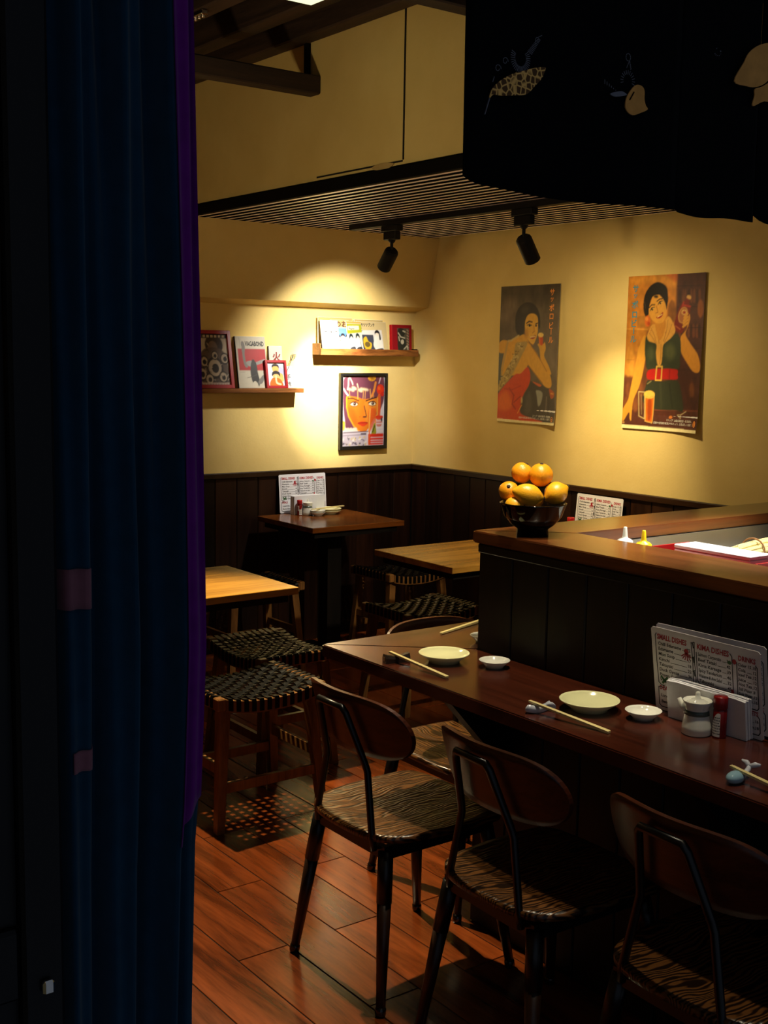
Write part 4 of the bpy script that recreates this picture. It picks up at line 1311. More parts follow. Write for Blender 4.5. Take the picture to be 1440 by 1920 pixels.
# ------------------------------------------------------------------ flat prints: painted into the vertices of a fine sheet
class Art:
    """numpy canvas; coordinates are those of a reference quad, mapped to the sheet"""
    def __init__(self, nx, ny, quad, bgc, ss=3):
        self.nx, self.ny, self.ss = nx, ny, ss
        self.W, self.H = nx * ss, ny * ss
        self.q = [np.array(p, float) for p in quad]        # TL, TR, BR, BL
        self.a = np.ones((self.H, self.W, 3)) * s2l(bgc)
        self.rng = np.random.RandomState(4)

    def uv(self, p):
        TL, TR, BR, BL = self.q
        u, v = 0.5, 0.5
        p = np.array(p, float)
        for _ in range(6):
            f = (1 - u) * (1 - v) * TL + u * (1 - v) * TR + u * v * BR + (1 - u) * v * BL - p
            du = (1 - v) * (TR - TL) + v * (BR - BL)
            dv = (1 - u) * (BL - TL) + u * (BR - TR)
            det = du[0] * dv[1] - du[1] * dv[0]
            u -= (f[0] * dv[1] - f[1] * dv[0]) / det
            v -= (du[0] * f[1] - du[1] * f[0]) / det
        return u, v

    def px(self, pts):
        return [(u * self.W, v * self.H) for u, v in (self.uv(p) for p in pts)]

    def put(self, x0, x1, y0, y1, m, col, al):
        c = s2l(col)
        r = self.a[y0:y1, x0:x1]
        r += (c - r) * (m * al)[..., None]

    @staticmethod
    def blur(m, k):
        k = int(k)
        if k < 1:
            return m
        for ax in (0, 1):
            c = np.cumsum(np.pad(m, [(k + 1, k) if a == ax else (0, 0) for a in (0, 1)], mode='edge'), axis=ax)
            m = (np.take(c, range(2 * k + 1, c.shape[ax]), axis=ax) - np.take(c, range(0, c.shape[ax] - 2 * k - 1), axis=ax)) / (2 * k + 1)
        return m

    def poly(self, pts, col, al=1.0, soft=0, smooth=True):
        P = self.px(pts)
        if smooth:
            P = cr_closed(P, 4)
        P = np.array(P)
        pad = soft * 2 + 2
        x0, y0 = np.maximum(np.floor(P.min(0)).astype(int) - pad, 0)
        x1, y1 = np.minimum(np.ceil(P.max(0)).astype(int) + pad, (self.W, self.H))
        if x1 <= x0 or y1 <= y0:
            return
        X, Y = np.meshgrid(np.arange(x0, x1) + 0.5, np.arange(y0, y1) + 0.5)
        ins = np.zeros(X.shape, bool)
        for (ax, ay), (bx, by) in zip(P, np.roll(P, -1, 0)):
            if ay == by:
                continue
            ins ^= ((ay > Y) != (by > Y)) & (X < (bx - ax) * (Y - ay) / (by - ay) + ax)
        self.put(x0, x1, y0, y1, self.blur(ins.astype(float), soft), col, al)

    def line(self, pts, wd, col, al=1.0, soft=0):
        P = self.px(pts)
        k = self.W / max(1.0, np.linalg.norm(self.q[1] - self.q[0]))
        r = wd * k / 2
        for (ax, ay), (bx, by) in zip(P, P[1:]):
            x0, x1 = int(max(0, min(ax, bx) - r - 2)), int(min(self.W, max(ax, bx) + r + 3))
            y0, y1 = int(max(0, min(ay, by) - r - 2)), int(min(self.H, max(ay, by) + r + 3))
            if x1 <= x0 or y1 <= y0:
                continue
            X, Y = np.meshgrid(np.arange(x0, x1) + 0.5, np.arange(y0, y1) + 0.5)
            dx, dy = bx - ax, by - ay
            t_ = np.clip(((X - ax) * dx + (Y - ay) * dy) / (dx * dx + dy * dy + 1e-9), 0, 1)
            d = np.hypot(X - ax - t_ * dx, Y - ay - t_ * dy)
            self.put(x0, x1, y0, y1, np.clip(r - d + 0.5, 0, 1), col, al)

    def ell(self, cx, cy, rx, ry, col, al=1.0, soft=0, rot=0.0):
        pts = []
        for k in range(20):
            a = 2 * PI * k / 20
            x_, y_ = rx * math.cos(a), ry * math.sin(a)
            pts.append((cx + x_ * math.cos(rot) - y_ * math.sin(rot), cy + x_ * math.sin(rot) + y_ * math.cos(rot)))
        self.poly(pts, col, al, soft, False)

    def noise(self, amt, cells):
        g_ = self.rng.rand(cells + 2, cells + 2)
        yy = np.linspace(0, cells, self.H)
        xx = np.linspace(0, cells, self.W)
        yi, xi = yy.astype(int), xx.astype(int)
        fy, fx = (yy - yi)[:, None], (xx - xi)[None, :]
        n_ = (g_[yi][:, xi] * (1 - fy) * (1 - fx) + g_[yi + 1][:, xi] * fy * (1 - fx) + g_[yi][:, xi + 1] * (1 - fy) * fx + g_[yi + 1][:, xi + 1] * fy * fx)
        self.a *= (1 + amt * (n_ - 0.5) * 2)[..., None]

    def sheet(self, name, wd, ht, parent, mat, gain=(1, 1, 1), curl=None, y=0.0):
        nx, ny, ss = self.nx, self.ny, self.ss
        a = self.a.reshape(ny, ss, nx, ss, 3).mean((1, 3)) * np.array(gain)
        a = np.clip(a, 0.0, 0.92)[::-1]                     # row 0 at the bottom
        us = (np.arange(nx) + 0.0) / (nx - 1)
        vs = (np.arange(ny) + 0.0) / (ny - 1)
        verts = []
        for v in vs:
            for u in us:
                verts.append((u * wd, y - (curl(u, v) if curl else 0.0), v * ht))
        faces = []
        for j in range(ny - 1):
            for i in range(nx - 1):
                k = j * nx + i
                faces.append((k, k + 1, k + nx + 1, k + nx))
        me = bpy.data.meshes.new(name)
        me.from_pydata(verts, [], faces)
        ca = me.color_attributes.new('Col', 'FLOAT_COLOR', 'POINT')
        buf = np.ones((ny * nx, 4), np.float32)
        buf[:, :3] = a.reshape(-1, 3)
        ca.data.foreach_set('color', buf.ravel())
        me.materials.append(mat)
        o = link(bpy.data.objects.new(name, me))
        o.parent = parent
        return o

_glyph = {}
def glyph(s, bold=0.0):
    key = (s, bold)
    if key not in _glyph:
        c = bpy.data.curves.new('lettering', 'FONT')
        c.body = s
        c.resolution_u = 2
        c.offset = bold
        o = bpy.data.objects.new('lettering', c)
        COL.objects.link(o)
        bpy.context.view_layer.update()
        me = bpy.data.meshes.new_from_object(o.evaluated_get(bpy.context.evaluated_depsgraph_get()))
        co = np.array([v.co[:2] for v in me.vertices], float)
        _glyph[key] = (co, [tuple(p.vertices) for p in me.polygons])
        bpy.data.objects.remove(o)
        bpy.data.meshes.remove(me)
    return _glyph[key]

class Letters:
    """lettering gathered into one flat mesh in the sheet's own plane (x across, z up)"""
    def __init__(self):
        self.v, self.f = [], []

    def add(self, s, x, z, size, wd=None, bold=0.0, slant=0.0, rot=0.0, center=False, fit=None):
        co, fs = glyph(s, bold)
        if len(co) == 0:
            return
        c = co * size
        w_ = c[:, 0].max() - min(0, c[:, 0].min())
        kx = wd / w_ if wd else 1.0
        if fit and w_ * kx > fit:
            kx = fit / w_
        c = np.stack([c[:, 0] * kx + c[:, 1] * slant, c[:, 1]], 1)
        if center:
            c -= (c.max(0) + c.min(0)) / 2
        ca_, sa_ = math.cos(rot), math.sin(rot)
        b0 = len(self.v)
        self.v += [(x + p[0] * ca_ - p[1] * sa_, z + p[0] * sa_ + p[1] * ca_) for p in c]
        self.f += [tuple(b0 + i for i in q) for q in fs]

    def quad(self, pts):
        b0 = len(self.v)
        self.v += list(pts)
        self.f.append(tuple(range(b0, b0 + len(pts))))

    def stroke(self, pts, r):
        for (ax, az), (bx, bz) in zip(pts, pts[1:]):
            dx, dz = bx - ax, bz - az
            L_ = math.hypot(dx, dz) + 1e-9
            nx_, nz_ = -dz / L_ * r, dx / L_ * r
            ex, ez = dx / L_ * r * 0.6, dz / L_ * r * 0.6
            self.quad([(ax - ex + nx_, az - ez + nz_), (ax - ex - nx_, az - ez - nz_), (bx + ex - nx_, bz + ez - nz_), (bx + ex + nx_, bz + ez + nz_)])

    def build(self, name, mat, parent, y=-0.0006, curl=None, wd=1, ht=1):
        me = bpy.data.meshes.new(name)
        me.from_pydata([(a, y - (curl(a / wd, b / ht) if curl else 0), b) for a, b in self.v], [], self.f)
        me.materials.append(mat)
        o = link(bpy.data.objects.new(name, me))
        o.parent = parent
        return o

# ---- the two beer posters on the right wall
def poster_curl(sgn):
    def f(u, v):
        return 0.004 + 0.016 * max(0, u - 0.55) ** 2 / 0.2 * (1 - 0.4 * v) + 0.010 * max(0, 0.10 - v) / 0.10 * (0.3 + 0.7 * u) + 0.0022 * math.sin(6 * u + 4 * v + sgn)
    return f

def poster(name_label, y_left, wd, zb, ht, art, gain, sgn):
    t = thing('wall_poster', name_label, 'poster', (XR - 0.0005, y_left, zb), -PI / 2, 'beer posters on the right wall')
    cu = poster_curl(sgn)
    art.sheet('poster_print', wd, ht, t, M['print'], gain, cu)
    # paper back so that the sheet has a body
    bm = bmesh.new()
    nx_, nz_ = 14, 16
    g_ = [[bm.verts.new((wd * i / nx_, -cu(i / nx_, j / nz_) + 0.0012, ht * j / nz_)) for i in range(nx_ + 1)] for j in range(nz_ + 1)]
    for j in range(nz_):
        for i in range(nx_):
            bm.faces.new((g_[j][i], g_[j][i + 1], g_[j + 1][i + 1], g_[j + 1][i]))
    obj('paper_back', bm, M['paper'], t, smooth=True)
    return t, cu

PG = (1.0, 0.90, 0.55)
SKIN = (206, 158, 62)
# poster 1: woman in a red dress, seen from behind, holding a glass
A1 = Art(118, 184, [(70, 130), (825, 70), (775, 1840), (35, 1802)], (92, 82, 80))
A1.ell(420, 120, 520, 190, (60, 52, 54), 0.8, 26)
A1.ell(180, 450, 120, 170, (112, 96, 96), 0.6, 18)
A1.ell(600, 250, 180, 60, (74, 64, 66), 0.7, 14)
A1.ell(700, 1000, 160, 320, (108, 96, 92), 0.6, 26)
A1.noise(0.30, 9)
A1.noise(0.18, 26)
A1.poly([(30, 990), (110, 960), (150, 1400), (40, 1480)], (74, 82, 92), 0.9, 2)
A1.poly([(455, 1290), (560, 1330), (705, 1375), (750, 1470), (740, 1800), (480, 1790), (330, 1700), (370, 1480), (430, 1340)], (62, 58, 66), 1, 3)
A1.poly([(400, 1480), (440, 1420), (470, 1600), (430, 1690), (380, 1660)], (86, 84, 94), 0.7, 8)
A1.poly([(520, 1400), (600, 1430), (580, 1560), (545, 1595), (530, 1480)], (150, 156, 172), 0.9, 2)
A1.line([(655, 1480), (645, 1640)], 10, (120, 116, 128), 0.8)
A1.line([(690, 1480), (680, 1700)], 14, (40, 34, 38), 0.8)
A1.poly([(472, 1292), (580, 1330), (575, 1350), (540, 1345)], (190, 92, 50))
A1.poly([(690, 1375), (755, 1420), (750, 1480), (715, 1500), (695, 1440)], (168, 80, 40))
A1.line([(712, 1435), (745, 1440)], 12, (206, 140, 70))
# hair
A1.poly([(255, 600), (262, 470), (310, 370), (400, 315), (490, 335), (550, 420), (572, 540), (565, 640), (545, 600), (535, 500), (470, 450), (415, 490), (385, 570), (378, 680), (330, 735), (270, 690)], (44, 38, 42), 1, 1)
A1.ell(380, 400, 60, 40, (70, 62, 66), 0.7, 12, -0.5)
# skin: shoulder, back, arms, face
A1.poly([(58, 830), (110, 788), (180, 812), (175, 900), (120, 948), (52, 935)], SKIN)
A1.poly([(190, 800), (290, 745), (365, 710), (400, 760), (450, 840), (520, 930), (600, 1060), (690, 1180), (722, 1300), (705, 1362), (640, 1355), (560, 1270), (480, 1170), (415, 1090), (385, 1180), (270, 1215), (95, 1225), (108, 1010), (150, 860)], SKIN, 1, 1)
A1.poly([(560, 880), (540, 835), (600, 850), (628, 800), (642, 880), (622, 970), (680, 1090), (716, 1200), (640, 1150), (580, 1040)], SKIN, 1, 1)
A1.line([(455, 850), (560, 1000), (655, 1160)], 8, (150, 100, 34), 0.8)
A1.line([(420, 1090), (500, 1190), (600, 1310)], 10, (150, 96, 32), 0.7)
A1.poly([(376, 610), (388, 520), (420, 468), (475, 450), (530, 480), (542, 560), (536, 690), (510, 780), (478, 832), (430, 795), (388, 735)], (214, 168, 76), 1, 1)
A1.ell(395, 700, 26, 60, (176, 120, 44), 0.6, 6)
A1.line([(398, 572), (430, 548), (468, 556)], 12, (52, 34, 22))
A1.line([(512, 580), (536, 568)], 11, (52, 34, 22))
A1.ell(434, 600, 27, 13, (226, 196, 130))
A1.ell(436, 602, 14, 13, (40, 30, 26))
A1.line([(404, 598), (432, 584), (464, 598)], 8, (44, 28, 20))
A1.ell(518, 600, 13, 11, (54, 38, 28))
A1.line([(488, 600), (496, 670), (472, 690)], 7, (160, 104, 40), 0.9)
A1.poly([(430, 742), (470, 730), (512, 716), (500, 752), (462, 764)], (150, 34, 26))
A1.line([(440, 744), (504, 732)], 9, (236, 214, 170))
A1.line([(395, 800), (480, 840)], 10, (150, 100, 36), 0.6)
# dress
A1.poly([(268, 1205), (330, 1195), (412, 1112), (448, 1220), (428, 1340), (370, 1450), (338, 1560), (335, 1690), (470, 1750), (600, 1800), (32, 1790), (36, 1500), (110, 1375), (190, 1285)], (196, 62, 22), 1, 1)
A1.poly([(60, 1500), (140, 1420), (200, 1480), (230, 1600), (160, 1660), (50, 1640)], (218, 104, 30), 0.8, 10)
A1.line([(190, 1380), (250, 1470), (230, 1580), (270, 1640)], 16, (150, 32, 16), 0.8)
A1.line([(130, 1390), (230, 1400), (330, 1350)], 12, (166, 40, 18), 0.7)
A1.line([(250, 1560), (330, 1480)], 12, (130, 26, 14), 0.7)
A1.line([(300, 1690), (345, 1590)], 10, (226, 150, 70), 0.8)
A1.ell(346, 1530, 10, 40, (196, 176, 140), 0.9, 2)
# shawl
A1.poly([(262, 830), (330, 805), (398, 800), (400, 850), (345, 960), (300, 1060), (200, 1260), (120, 1350), (55, 1425), (48, 1360), (150, 1150), (235, 990)], (168, 146, 98), 1, 2)
rs = np.random.RandomState(8)
for k in range(70):
    q = rs.rand()
    cx_, cy_ = 340 - 270 * q + rs.uniform(-34, 34), 830 + 560 * q + rs.uniform(-20, 20)
    a_ = rs.uniform(0, 6.3)
    A1.line([(cx_, cy_), (cx_ + 16 * math.cos(a_), cy_ + 16 * math.sin(a_)), (cx_ + 22 * math.cos(a_ + 0.9), cy_ + 22 * math.sin(a_ + 0.9))], 6, (104, 84, 50) if k % 2 else (206, 186, 136), 0.9)
A1.line([(165, 810), (140, 940), (110, 1080), (92, 1220)], 22, (176, 150, 96), 0.9)
A1.line([(300, 730), (210, 790), (170, 800)], 18, (196, 170, 116), 0.9)
# glass
A1.poly([(548, 730), (606, 730), (606, 848), (560, 850)], (196, 76, 24), 1, 0, False)
A1.line([(562, 740), (566, 840)], 9, (224, 128, 48))
A1.ell(578, 712, 36, 28, (230, 200, 130))
A1.line([(545, 830), (590, 858), (612, 830)], 15, SKIN)
# bottom white margin
A1.poly([(20, 1762), (400, 1786), (780, 1806), (780, 1850), (20, 1812)], (232, 226, 206), 1, 0, False)
A1.noise(0.07, 60)
t, cu = poster('tall grey beer poster of a seated woman in a red dress holding a glass', 5.005, 0.468, 1.301, 0.735, A1, PG, 0.0)
W_, H_ = 0.468, 0.735
L1 = Letters()
def jp(Ls, u, v, ch, size, bold=0.012):
    if ch == 'ー':
        Ls.quad([(u * W_ - size * 0.07, v * H_ - size * 0.36), (u * W_ + size * 0.07, v * H_ - size * 0.36), (u * W_ + size * 0.07, v * H_ + size * 0.36), (u * W_ - size * 0.07, v * H_ + size * 0.36)])
    else:
        Ls.add(ch, u * W_, v * H_, size, bold=bold, center=True)
for ch_, py_ in (('サ', 180), ('ッ', 270), ('ボ', 370), ('ロ', 478), ('ビ', 590), ('ー', 670), ('ル', 770)):
    u_, v_ = A1.uv((722 - 0.018 * (py_ - 180), py_))
    jp(L1, u_, 1 - v_, ch_, 0.040 if ch_ != 'ッ' else 0.032, 0.022)
L1.build('title_lettering', M['ink_orange'], t, -0.0007, cu, W_, H_)
L1 = Letters()
L1.add('ストップ！20歳未満飲酒・飲酒運転。', W_ * 0.60, H_ * 0.052, 0.0125, wd=0.150)
L1.add('妊娠中や授乳期の飲酒はやめましょう。お酒は楽しく適量で。', W_ * 0.38, H_ * 0.034, 0.0120, wd=0.252)
L1.build('small_lettering', M['ink_white'], t, -0.0007, cu, W_, H_)
L1 = Letters()
for k in range(3):
    L1.stroke([(W_ * (0.945 + 0.010 * math.sin(2.1 * k + q * 0.5)), H_ * (0.034 + 0.010 * math.cos(q * 0.5 + 2.1 * k))) for q in range(8)], 0.0013)
L1.stroke([(W_ * (0.947 + 0.016 * math.cos(q * 0.45)), H_ * (0.042 + 0.016 * math.sin(q * 0.45))) for q in range(15)], 0.0014)
L1.build('round_mark', M['ink_orange'], t, -0.0007, cu, W_, H_)

# poster 2: woman in a dark green dress holding up a bottle
A2 = Art(118, 184, [(112, 125), (975, 60), (880, 1845), (48, 1800)], (92, 52, 34))
A2.poly([(100, 110), (660, 80), (640, 700), (90, 720)], (190, 124, 50), 1, 6, False)
A2.poly([(80, 700), (330, 700), (260, 1230), (60, 1230)], (178, 118, 48), 1, 8, False)
A2.poly([(140, 140), (560, 105), (640, 150), (620, 230), (380, 190), (170, 200)], (208, 144, 62), 0.9, 8)
A2.poly([(540, 90), (660, 80), (655, 170), (600, 150)], (196, 96, 50), 0.7, 6)
A2.poly([(665, 80), (980, 50), (960, 700), (640, 720)], (76, 40, 36), 1, 4, False)
A2.poly([(650, 700), (950, 690), (900, 1600), (640, 1590)], (70, 36, 36), 1, 8, False)
A2.poly([(60, 1220), (340, 1230), (420, 1600), (50, 1740)], (98, 56, 40), 1, 8, False)
A2.poly([(50, 1590), (890, 1580), (885, 1800), (48, 1770)], (78, 40, 36), 1, 4, False)
A2.line([(410, 1590), (890, 1590)], 7, (140, 76, 66), 0.8)
rs = np.random.RandomState(5)
for k in range(16):                       # shelves of bottles behind her
    bx_ = 690 + 30 * (k % 8) + rs.uniform(-6, 6)
    by_ = 250 + 380 * (k // 8)
    A2.poly([(bx_ - 12, by_ + 140), (bx_ - 12, by_ + 40), (bx_ - 4, by_), (bx_ + 4, by_), (bx_ + 12, by_ + 40), (bx_ + 12, by_ + 140)], (112, 62, 44) if k % 3 else (54, 26, 26), 0.8, 2)
for k in range(5):
    A2.line([(660, 220 + 230 * k), (960, 205 + 230 * k)], 8, (52, 26, 26), 0.7)
A2.ell(910, 460, 32, 100, (150, 84, 40), 0.8, 3)
A2.poly([(560, 460), (590, 380), (620, 380), (645, 460), (640, 600), (560, 610)], (118, 72, 36), 0.8, 3)
A2.poly([(215, 560), (300, 550), (300, 680), (215, 685)], (150, 104, 50), 0.8, 2, False)
A2.line([(90, 700), (330, 700)], 12, (206, 150, 70), 0.8)
for bx_ in (120, 160, 235):
    A2.poly([(bx_ - 26, 1200), (bx_ - 26, 1010), (bx_ - 10, 900), (bx_ + 10, 900), (bx_ + 24, 1010), (bx_ + 24, 1200)], (198, 144, 62), 0.6, 4)
    A2.line([(bx_ - 20, 1040), (bx_ + 22, 1040)], 5, (140, 90, 40), 0.7)
for bx_, by_ in ((120, 1300), (260, 1300), (820, 1290), (200, 1470), (100, 1460)):
    A2.poly([(bx_ - 22, by_ + 130), (bx_ - 18, by_), (bx_ + 18, by_), (bx_ + 22, by_ + 130)], (128, 76, 48), 0.6, 4)
A2.noise(0.22, 18)
A2.noise(0.15, 40)
# bottle
A2.poly([(622, 670), (690, 440), (740, 380), (765, 340), (800, 350), (790, 400), (800, 450), (790, 520), (730, 700), (700, 732)], (112, 28, 22), 1, 1)
A2.poly([(760, 345), (772, 316), (806, 326), (800, 362)], (206, 160, 104), 1, 1)
A2.line([(728, 395), (712, 450)], 16, (168, 48, 34), 0.8)
A2.line([(720, 425), (800, 440)], 14, (176, 50, 34), 0.9)
A2.ell(722, 535, 50, 92, (190, 140, 88), 1, 1, 0.22)
A2.ell(722, 535, 40, 80, (150, 84, 56), 0.8, 1, 0.22)
A2.ell(735, 505, 30, 32, (206, 166, 112), 1, 1)
A2.poly([(735, 478), (741, 496), (758, 498), (744, 510), (750, 528), (735, 517), (720, 528), (726, 510), (712, 498), (729, 496)], (150, 30, 24), 1, 0, False)
A2.line([(640, 655), (690, 690)], 10, (190, 110, 70), 0.6)
# arms
A2.poly([(300, 760), (318, 880), (302, 1050), (250, 1300), (180, 1480), (160, 1640), (158, 1715), (140, 1690), (130, 1620), (70, 1720), (55, 1690), (60, 1590), (120, 1480), (150, 1330), (200, 1080), (235, 900)], (206, 150, 60), 1, 1)
A2.poly([(700, 770), (760, 690), (770, 600), (790, 520), (798, 580), (775, 660), (750, 745), (800, 840), (880, 960), (910, 1080), (895, 1160), (830, 1150), (760, 1050), (705, 950), (695, 860)], (200, 140, 54), 1, 1)
for k in range(4):
    A2.line([(770, 520 + 34 * k), (735 - 4 * k, 560 + 34 * k)], 20, (206, 150, 66))
    A2.line([(772, 536 + 34 * k), (740 - 4 * k, 574 + 34 * k)], 4, (140, 84, 36), 0.8)
# dress
A2.poly([(320, 770), (430, 850), (500, 860), (640, 740), (690, 790), (700, 900), (690, 1000), (655, 1140), (350, 1150), (310, 1040), (300, 930)], (46, 56, 46), 1, 1)
A2.ell(580, 940, 60, 90, (92, 100, 74), 0.6, 10)
A2.ell(370, 960, 40, 80, (80, 90, 70), 0.6, 9)
A2.poly([(345, 1255), (480, 1270), (650, 1250), (700, 1380), (720, 1590), (640, 1590), (420, 1580), (280, 1500), (310, 1330)], (44, 50, 42), 1, 2)
A2.line([(470, 1300), (480, 1560)], 26, (62, 66, 54), 0.5)
A2.line([(330, 1300), (370, 1270)], 10, (150, 140, 110), 0.7)
A2.line([(570, 1300), (600, 1560)], 16, (28, 30, 28), 0.6)
A2.poly([(340, 1150), (480, 1130), (650, 1135), (660, 1190), (650, 1245), (480, 1245), (335, 1250)], (176, 24, 24), 1, 1)
A2.line([(575, 1135), (570, 1240)], 7, (110, 12, 14))
A2.line([(432, 1105), (492, 1105), (480, 1258), (418, 1258), (432, 1105)], 13, (206, 168, 88))
# scarf
A2.poly([(345, 720), (380, 650), (440, 640), (520, 610), (560, 550), (600, 590), (640, 700), (600, 780), (520, 850), (500, 900), (490, 1040), (470, 1095), (440, 1080), (425, 960), (430, 860), (350, 830), (325, 780)], (206, 156, 84), 1, 1)
for a_, b_ in (((370, 680), (430, 850)), ((420, 650), (460, 850)), ((560, 590), (510, 830)), ((600, 640), (520, 840)), ((350, 740), (420, 850)), ((480, 860), (465, 1080))):
    A2.line([a_, ((a_[0] + b_[0]) / 2 + 8, (a_[1] + b_[1]) / 2), b_], 6, (146, 96, 44), 0.8)
rs = np.random.RandomState(3)
for k in range(24):
    A2.ell(rs.uniform(360, 620), rs.uniform(640, 800), 5, 5, (150, 70, 40), 0.5)
# neck, face, hair, ear flower
A2.poly([(420, 600), (530, 600), (520, 720), (465, 820), (430, 720)], (192, 132, 56), 1, 1)
A2.poly([(285, 470), (300, 330), (370, 220), (460, 180), (545, 230), (560, 340), (545, 480), (520, 400), (470, 330), (400, 330), (360, 420), (345, 530), (310, 560)], (24, 18, 20), 1, 1)
A2.poly([(345, 500), (370, 400), (400, 335), (450, 310), (510, 370), (540, 450), (540, 550), (500, 620), (440, 630), (380, 590)], (214, 158, 74), 1, 1)
A2.poly([(290, 470), (310, 310), (400, 210), (510, 200), (560, 320), (552, 410), (500, 330), (440, 320), (380, 350), (350, 430), (330, 520)], (24, 18, 20), 1, 1)
A2.ell(430, 340, 26, 16, (24, 18, 20), 1, 2)
A2.line([(300, 400), (310, 470)], 8, (70, 66, 70), 0.7)
A2.line([(352, 462), (380, 430), (415, 428)], 10, (30, 20, 18))
A2.line([(440, 390), (468, 366), (498, 362)], 10, (30, 20, 18))
A2.ell(385, 478, 24, 12, (226, 190, 130), 1, 0, -0.5)
A2.ell(386, 480, 12, 12, (28, 20, 20))
A2.line([(362, 495), (380, 462), (412, 456)], 8, (30, 20, 18))
A2.ell(476, 408, 24, 12, (226, 190, 130), 1, 0, -0.5)
A2.ell(476, 410, 12, 12, (28, 20, 20))
A2.line([(452, 426), (468, 394), (500, 386)], 8, (30, 20, 18))
A2.line([(432, 440), (450, 510), (424, 520)], 7, (156, 96, 40), 0.9)
A2.poly([(430, 562), (465, 545), (505, 505), (500, 545), (470, 575), (445, 578)], (150, 22, 26))
A2.line([(445, 562), (495, 532)], 7, (238, 214, 170))
A2.ell(332, 610, 32, 62, (206, 104, 48), 1, 1)
A2.ell(322, 585, 18, 22, (226, 140, 66))
A2.ell(345, 635, 16, 22, (180, 70, 36))
# glasses of beer on the bar
A2.line([(235, 1390), (240, 1660), (300, 1690), (300, 1395), (235, 1390)], 7, (206, 190, 160), 0.9)
A2.line([(262, 1420), (268, 1640)], 7, (176, 160, 140), 0.6)
A2.poly([(300, 1430), (404, 1430), (388, 1735), (305, 1720)], (206, 106, 26), 1, 0, False)
A2.poly([(335, 1480), (375, 1480), (368, 1690), (335, 1690)], (150, 56, 16), 0.9, 3)
A2.line([(306, 1440), (310, 1715), (385, 1735), (404, 1440)], 7, (226, 190, 120), 0.9)
A2.ell(352, 1420, 60, 46, (226, 186, 96))
A2.line([(312, 1440), (350, 1455), (390, 1440)], 6, (190, 140, 60), 0.7)
A2.line([(690, 1640), (755, 1598)], 7, (190, 176, 160), 0.9)
A2.line([(655, 1640), (690, 1640), (692, 1680), (655, 1640)], 6, (190, 176, 160), 0.9)
A2.ell(582, 1668, 20, 16, (200, 120, 60))
A2.ell(70, 1735, 16, 10, (196, 150, 100), 0.8)
A2.poly([(40, 1755), (440, 1780), (890, 1806), (890, 1860), (40, 1812)], (236, 230, 210), 1, 0, False)
A2.noise(0.07, 60)
t, cu = poster('tall brown beer poster of a smiling woman in dark green raising a bottle', 4.083, 0.475, 1.317, 0.735, A2, PG, 1.3)
W_, H_ = 0.475, 0.735
L1 = Letters()
for ch_, py_ in (('サ', 255), ('ッ', 335), ('ボ', 428), ('ロ', 540), ('ビ', 635), ('ー', 718), ('ル', 810)):
    u_, v_ = A2.uv((196 - 0.05 * (py_ - 255), py_))
    jp(L1, u_, 1 - v_, ch_, 0.041 if ch_ != 'ッ' else 0.032, 0.022)
L1.build('title_lettering', M['ink_blue'], t, -0.0007, cu, W_, H_)
L1 = Letters()
L1.add('ストップ！20歳未満飲酒・飲酒運転。', W_ * 0.58, H_ * 0.064, 0.0128, wd=0.165)
L1.add('妊娠中や授乳期の飲酒はやめましょう。お酒は楽しく適量で。', W_ * 0.42, H_ * 0.043, 0.0124, wd=0.245)
L1.build('small_lettering', M['ink_white'], t, -0.0007, cu, W_, H_)
L1 = Letters()
L1.stroke([(W_ * (0.962 + 0.014 * math.cos(q * 0.45)), H_ * (0.056 + 0.018 * math.sin(q * 0.45))) for q in range(15)], 0.0016)
for k in range(3):
    L1.stroke([(W_ * (0.954 + 0.008 * k), H_ * 0.044), (W_ * (0.954 + 0.008 * k), H_ * 0.068)], 0.0011)
L1.build('round_mark', M['ink_orange'], t, -0.0007, cu, W_, H_)

# ---- framed print of a face on the back wall
FW, FH = 0.338, 0.446
t = thing('framed_print', 'black framed colourful painting of a face with dark fringe on the back wall', 'framed print', (3.952, YB - 0.026, 1.102), 0)
r_ = 0.0165
for (a, b, c, d_) in ((0, r_, 0, FH), (FW - r_, FW, 0, FH)):
    obj('frame_rail', boxm(a, b, 0, 0.024, c, d_, 0.0015), M['frame_black'], t)
for (c, d_) in ((0, r_ + 0.004), (FH - r_, FH)):
    obj('frame_rail', boxm(r_, FW - r_, 0, 0.024, c, d_, 0.0015), M['frame_black'], t)
obj('backing', boxm(r_, FW - r_, 0.014, 0.023, r_, FH - r_), M['paper'], t)
A3 = Art(76, 100, [(310, 185), (1250, 205), (1210, 1720), (290, 1720)], (222, 214, 224))
PUR = (110, 58, 76)
A3.poly([(430, 190), (1130, 200), (1240, 330), (1230, 700), (1120, 1000), (1060, 1100), (460, 1360), (370, 1150), (330, 700), (340, 430)], PUR, 1, 2)
A3.poly([(410, 640), (620, 650), (800, 690), (1000, 660), (1080, 640), (1090, 800), (1050, 1020), (940, 1230), (820, 1400), (660, 1380), (560, 1270), (450, 1070), (410, 850)], (216, 118, 26), 1, 1)
A3.poly([(440, 870), (560, 900), (640, 1200), (560, 1230), (460, 1040)], (198, 92, 20), 0.7, 8)
A3.line([(415, 640), (410, 860), (455, 1070), (560, 1270), (660, 1380)], 24, (236, 166, 40), 0.9)
A3.poly([(820, 720), (1040, 720), (1050, 900), (940, 900), (900, 1200), (830, 1180), (800, 1000)], (226, 140, 44), 0.8, 6)
A3.poly([(430, 600), (640, 640), (780, 700), (1080, 650), (1090, 480), (430, 480)], PUR, 1, 1)
for x_ in (470, 650, 780, 820, 920, 990):
    A3.line([(x_, 470 + (x_ % 60)), (x_ + (x_ % 37) - 18, 690)], 18 if x_ in (650, 920) else 12, (222, 168, 92), 0.95)
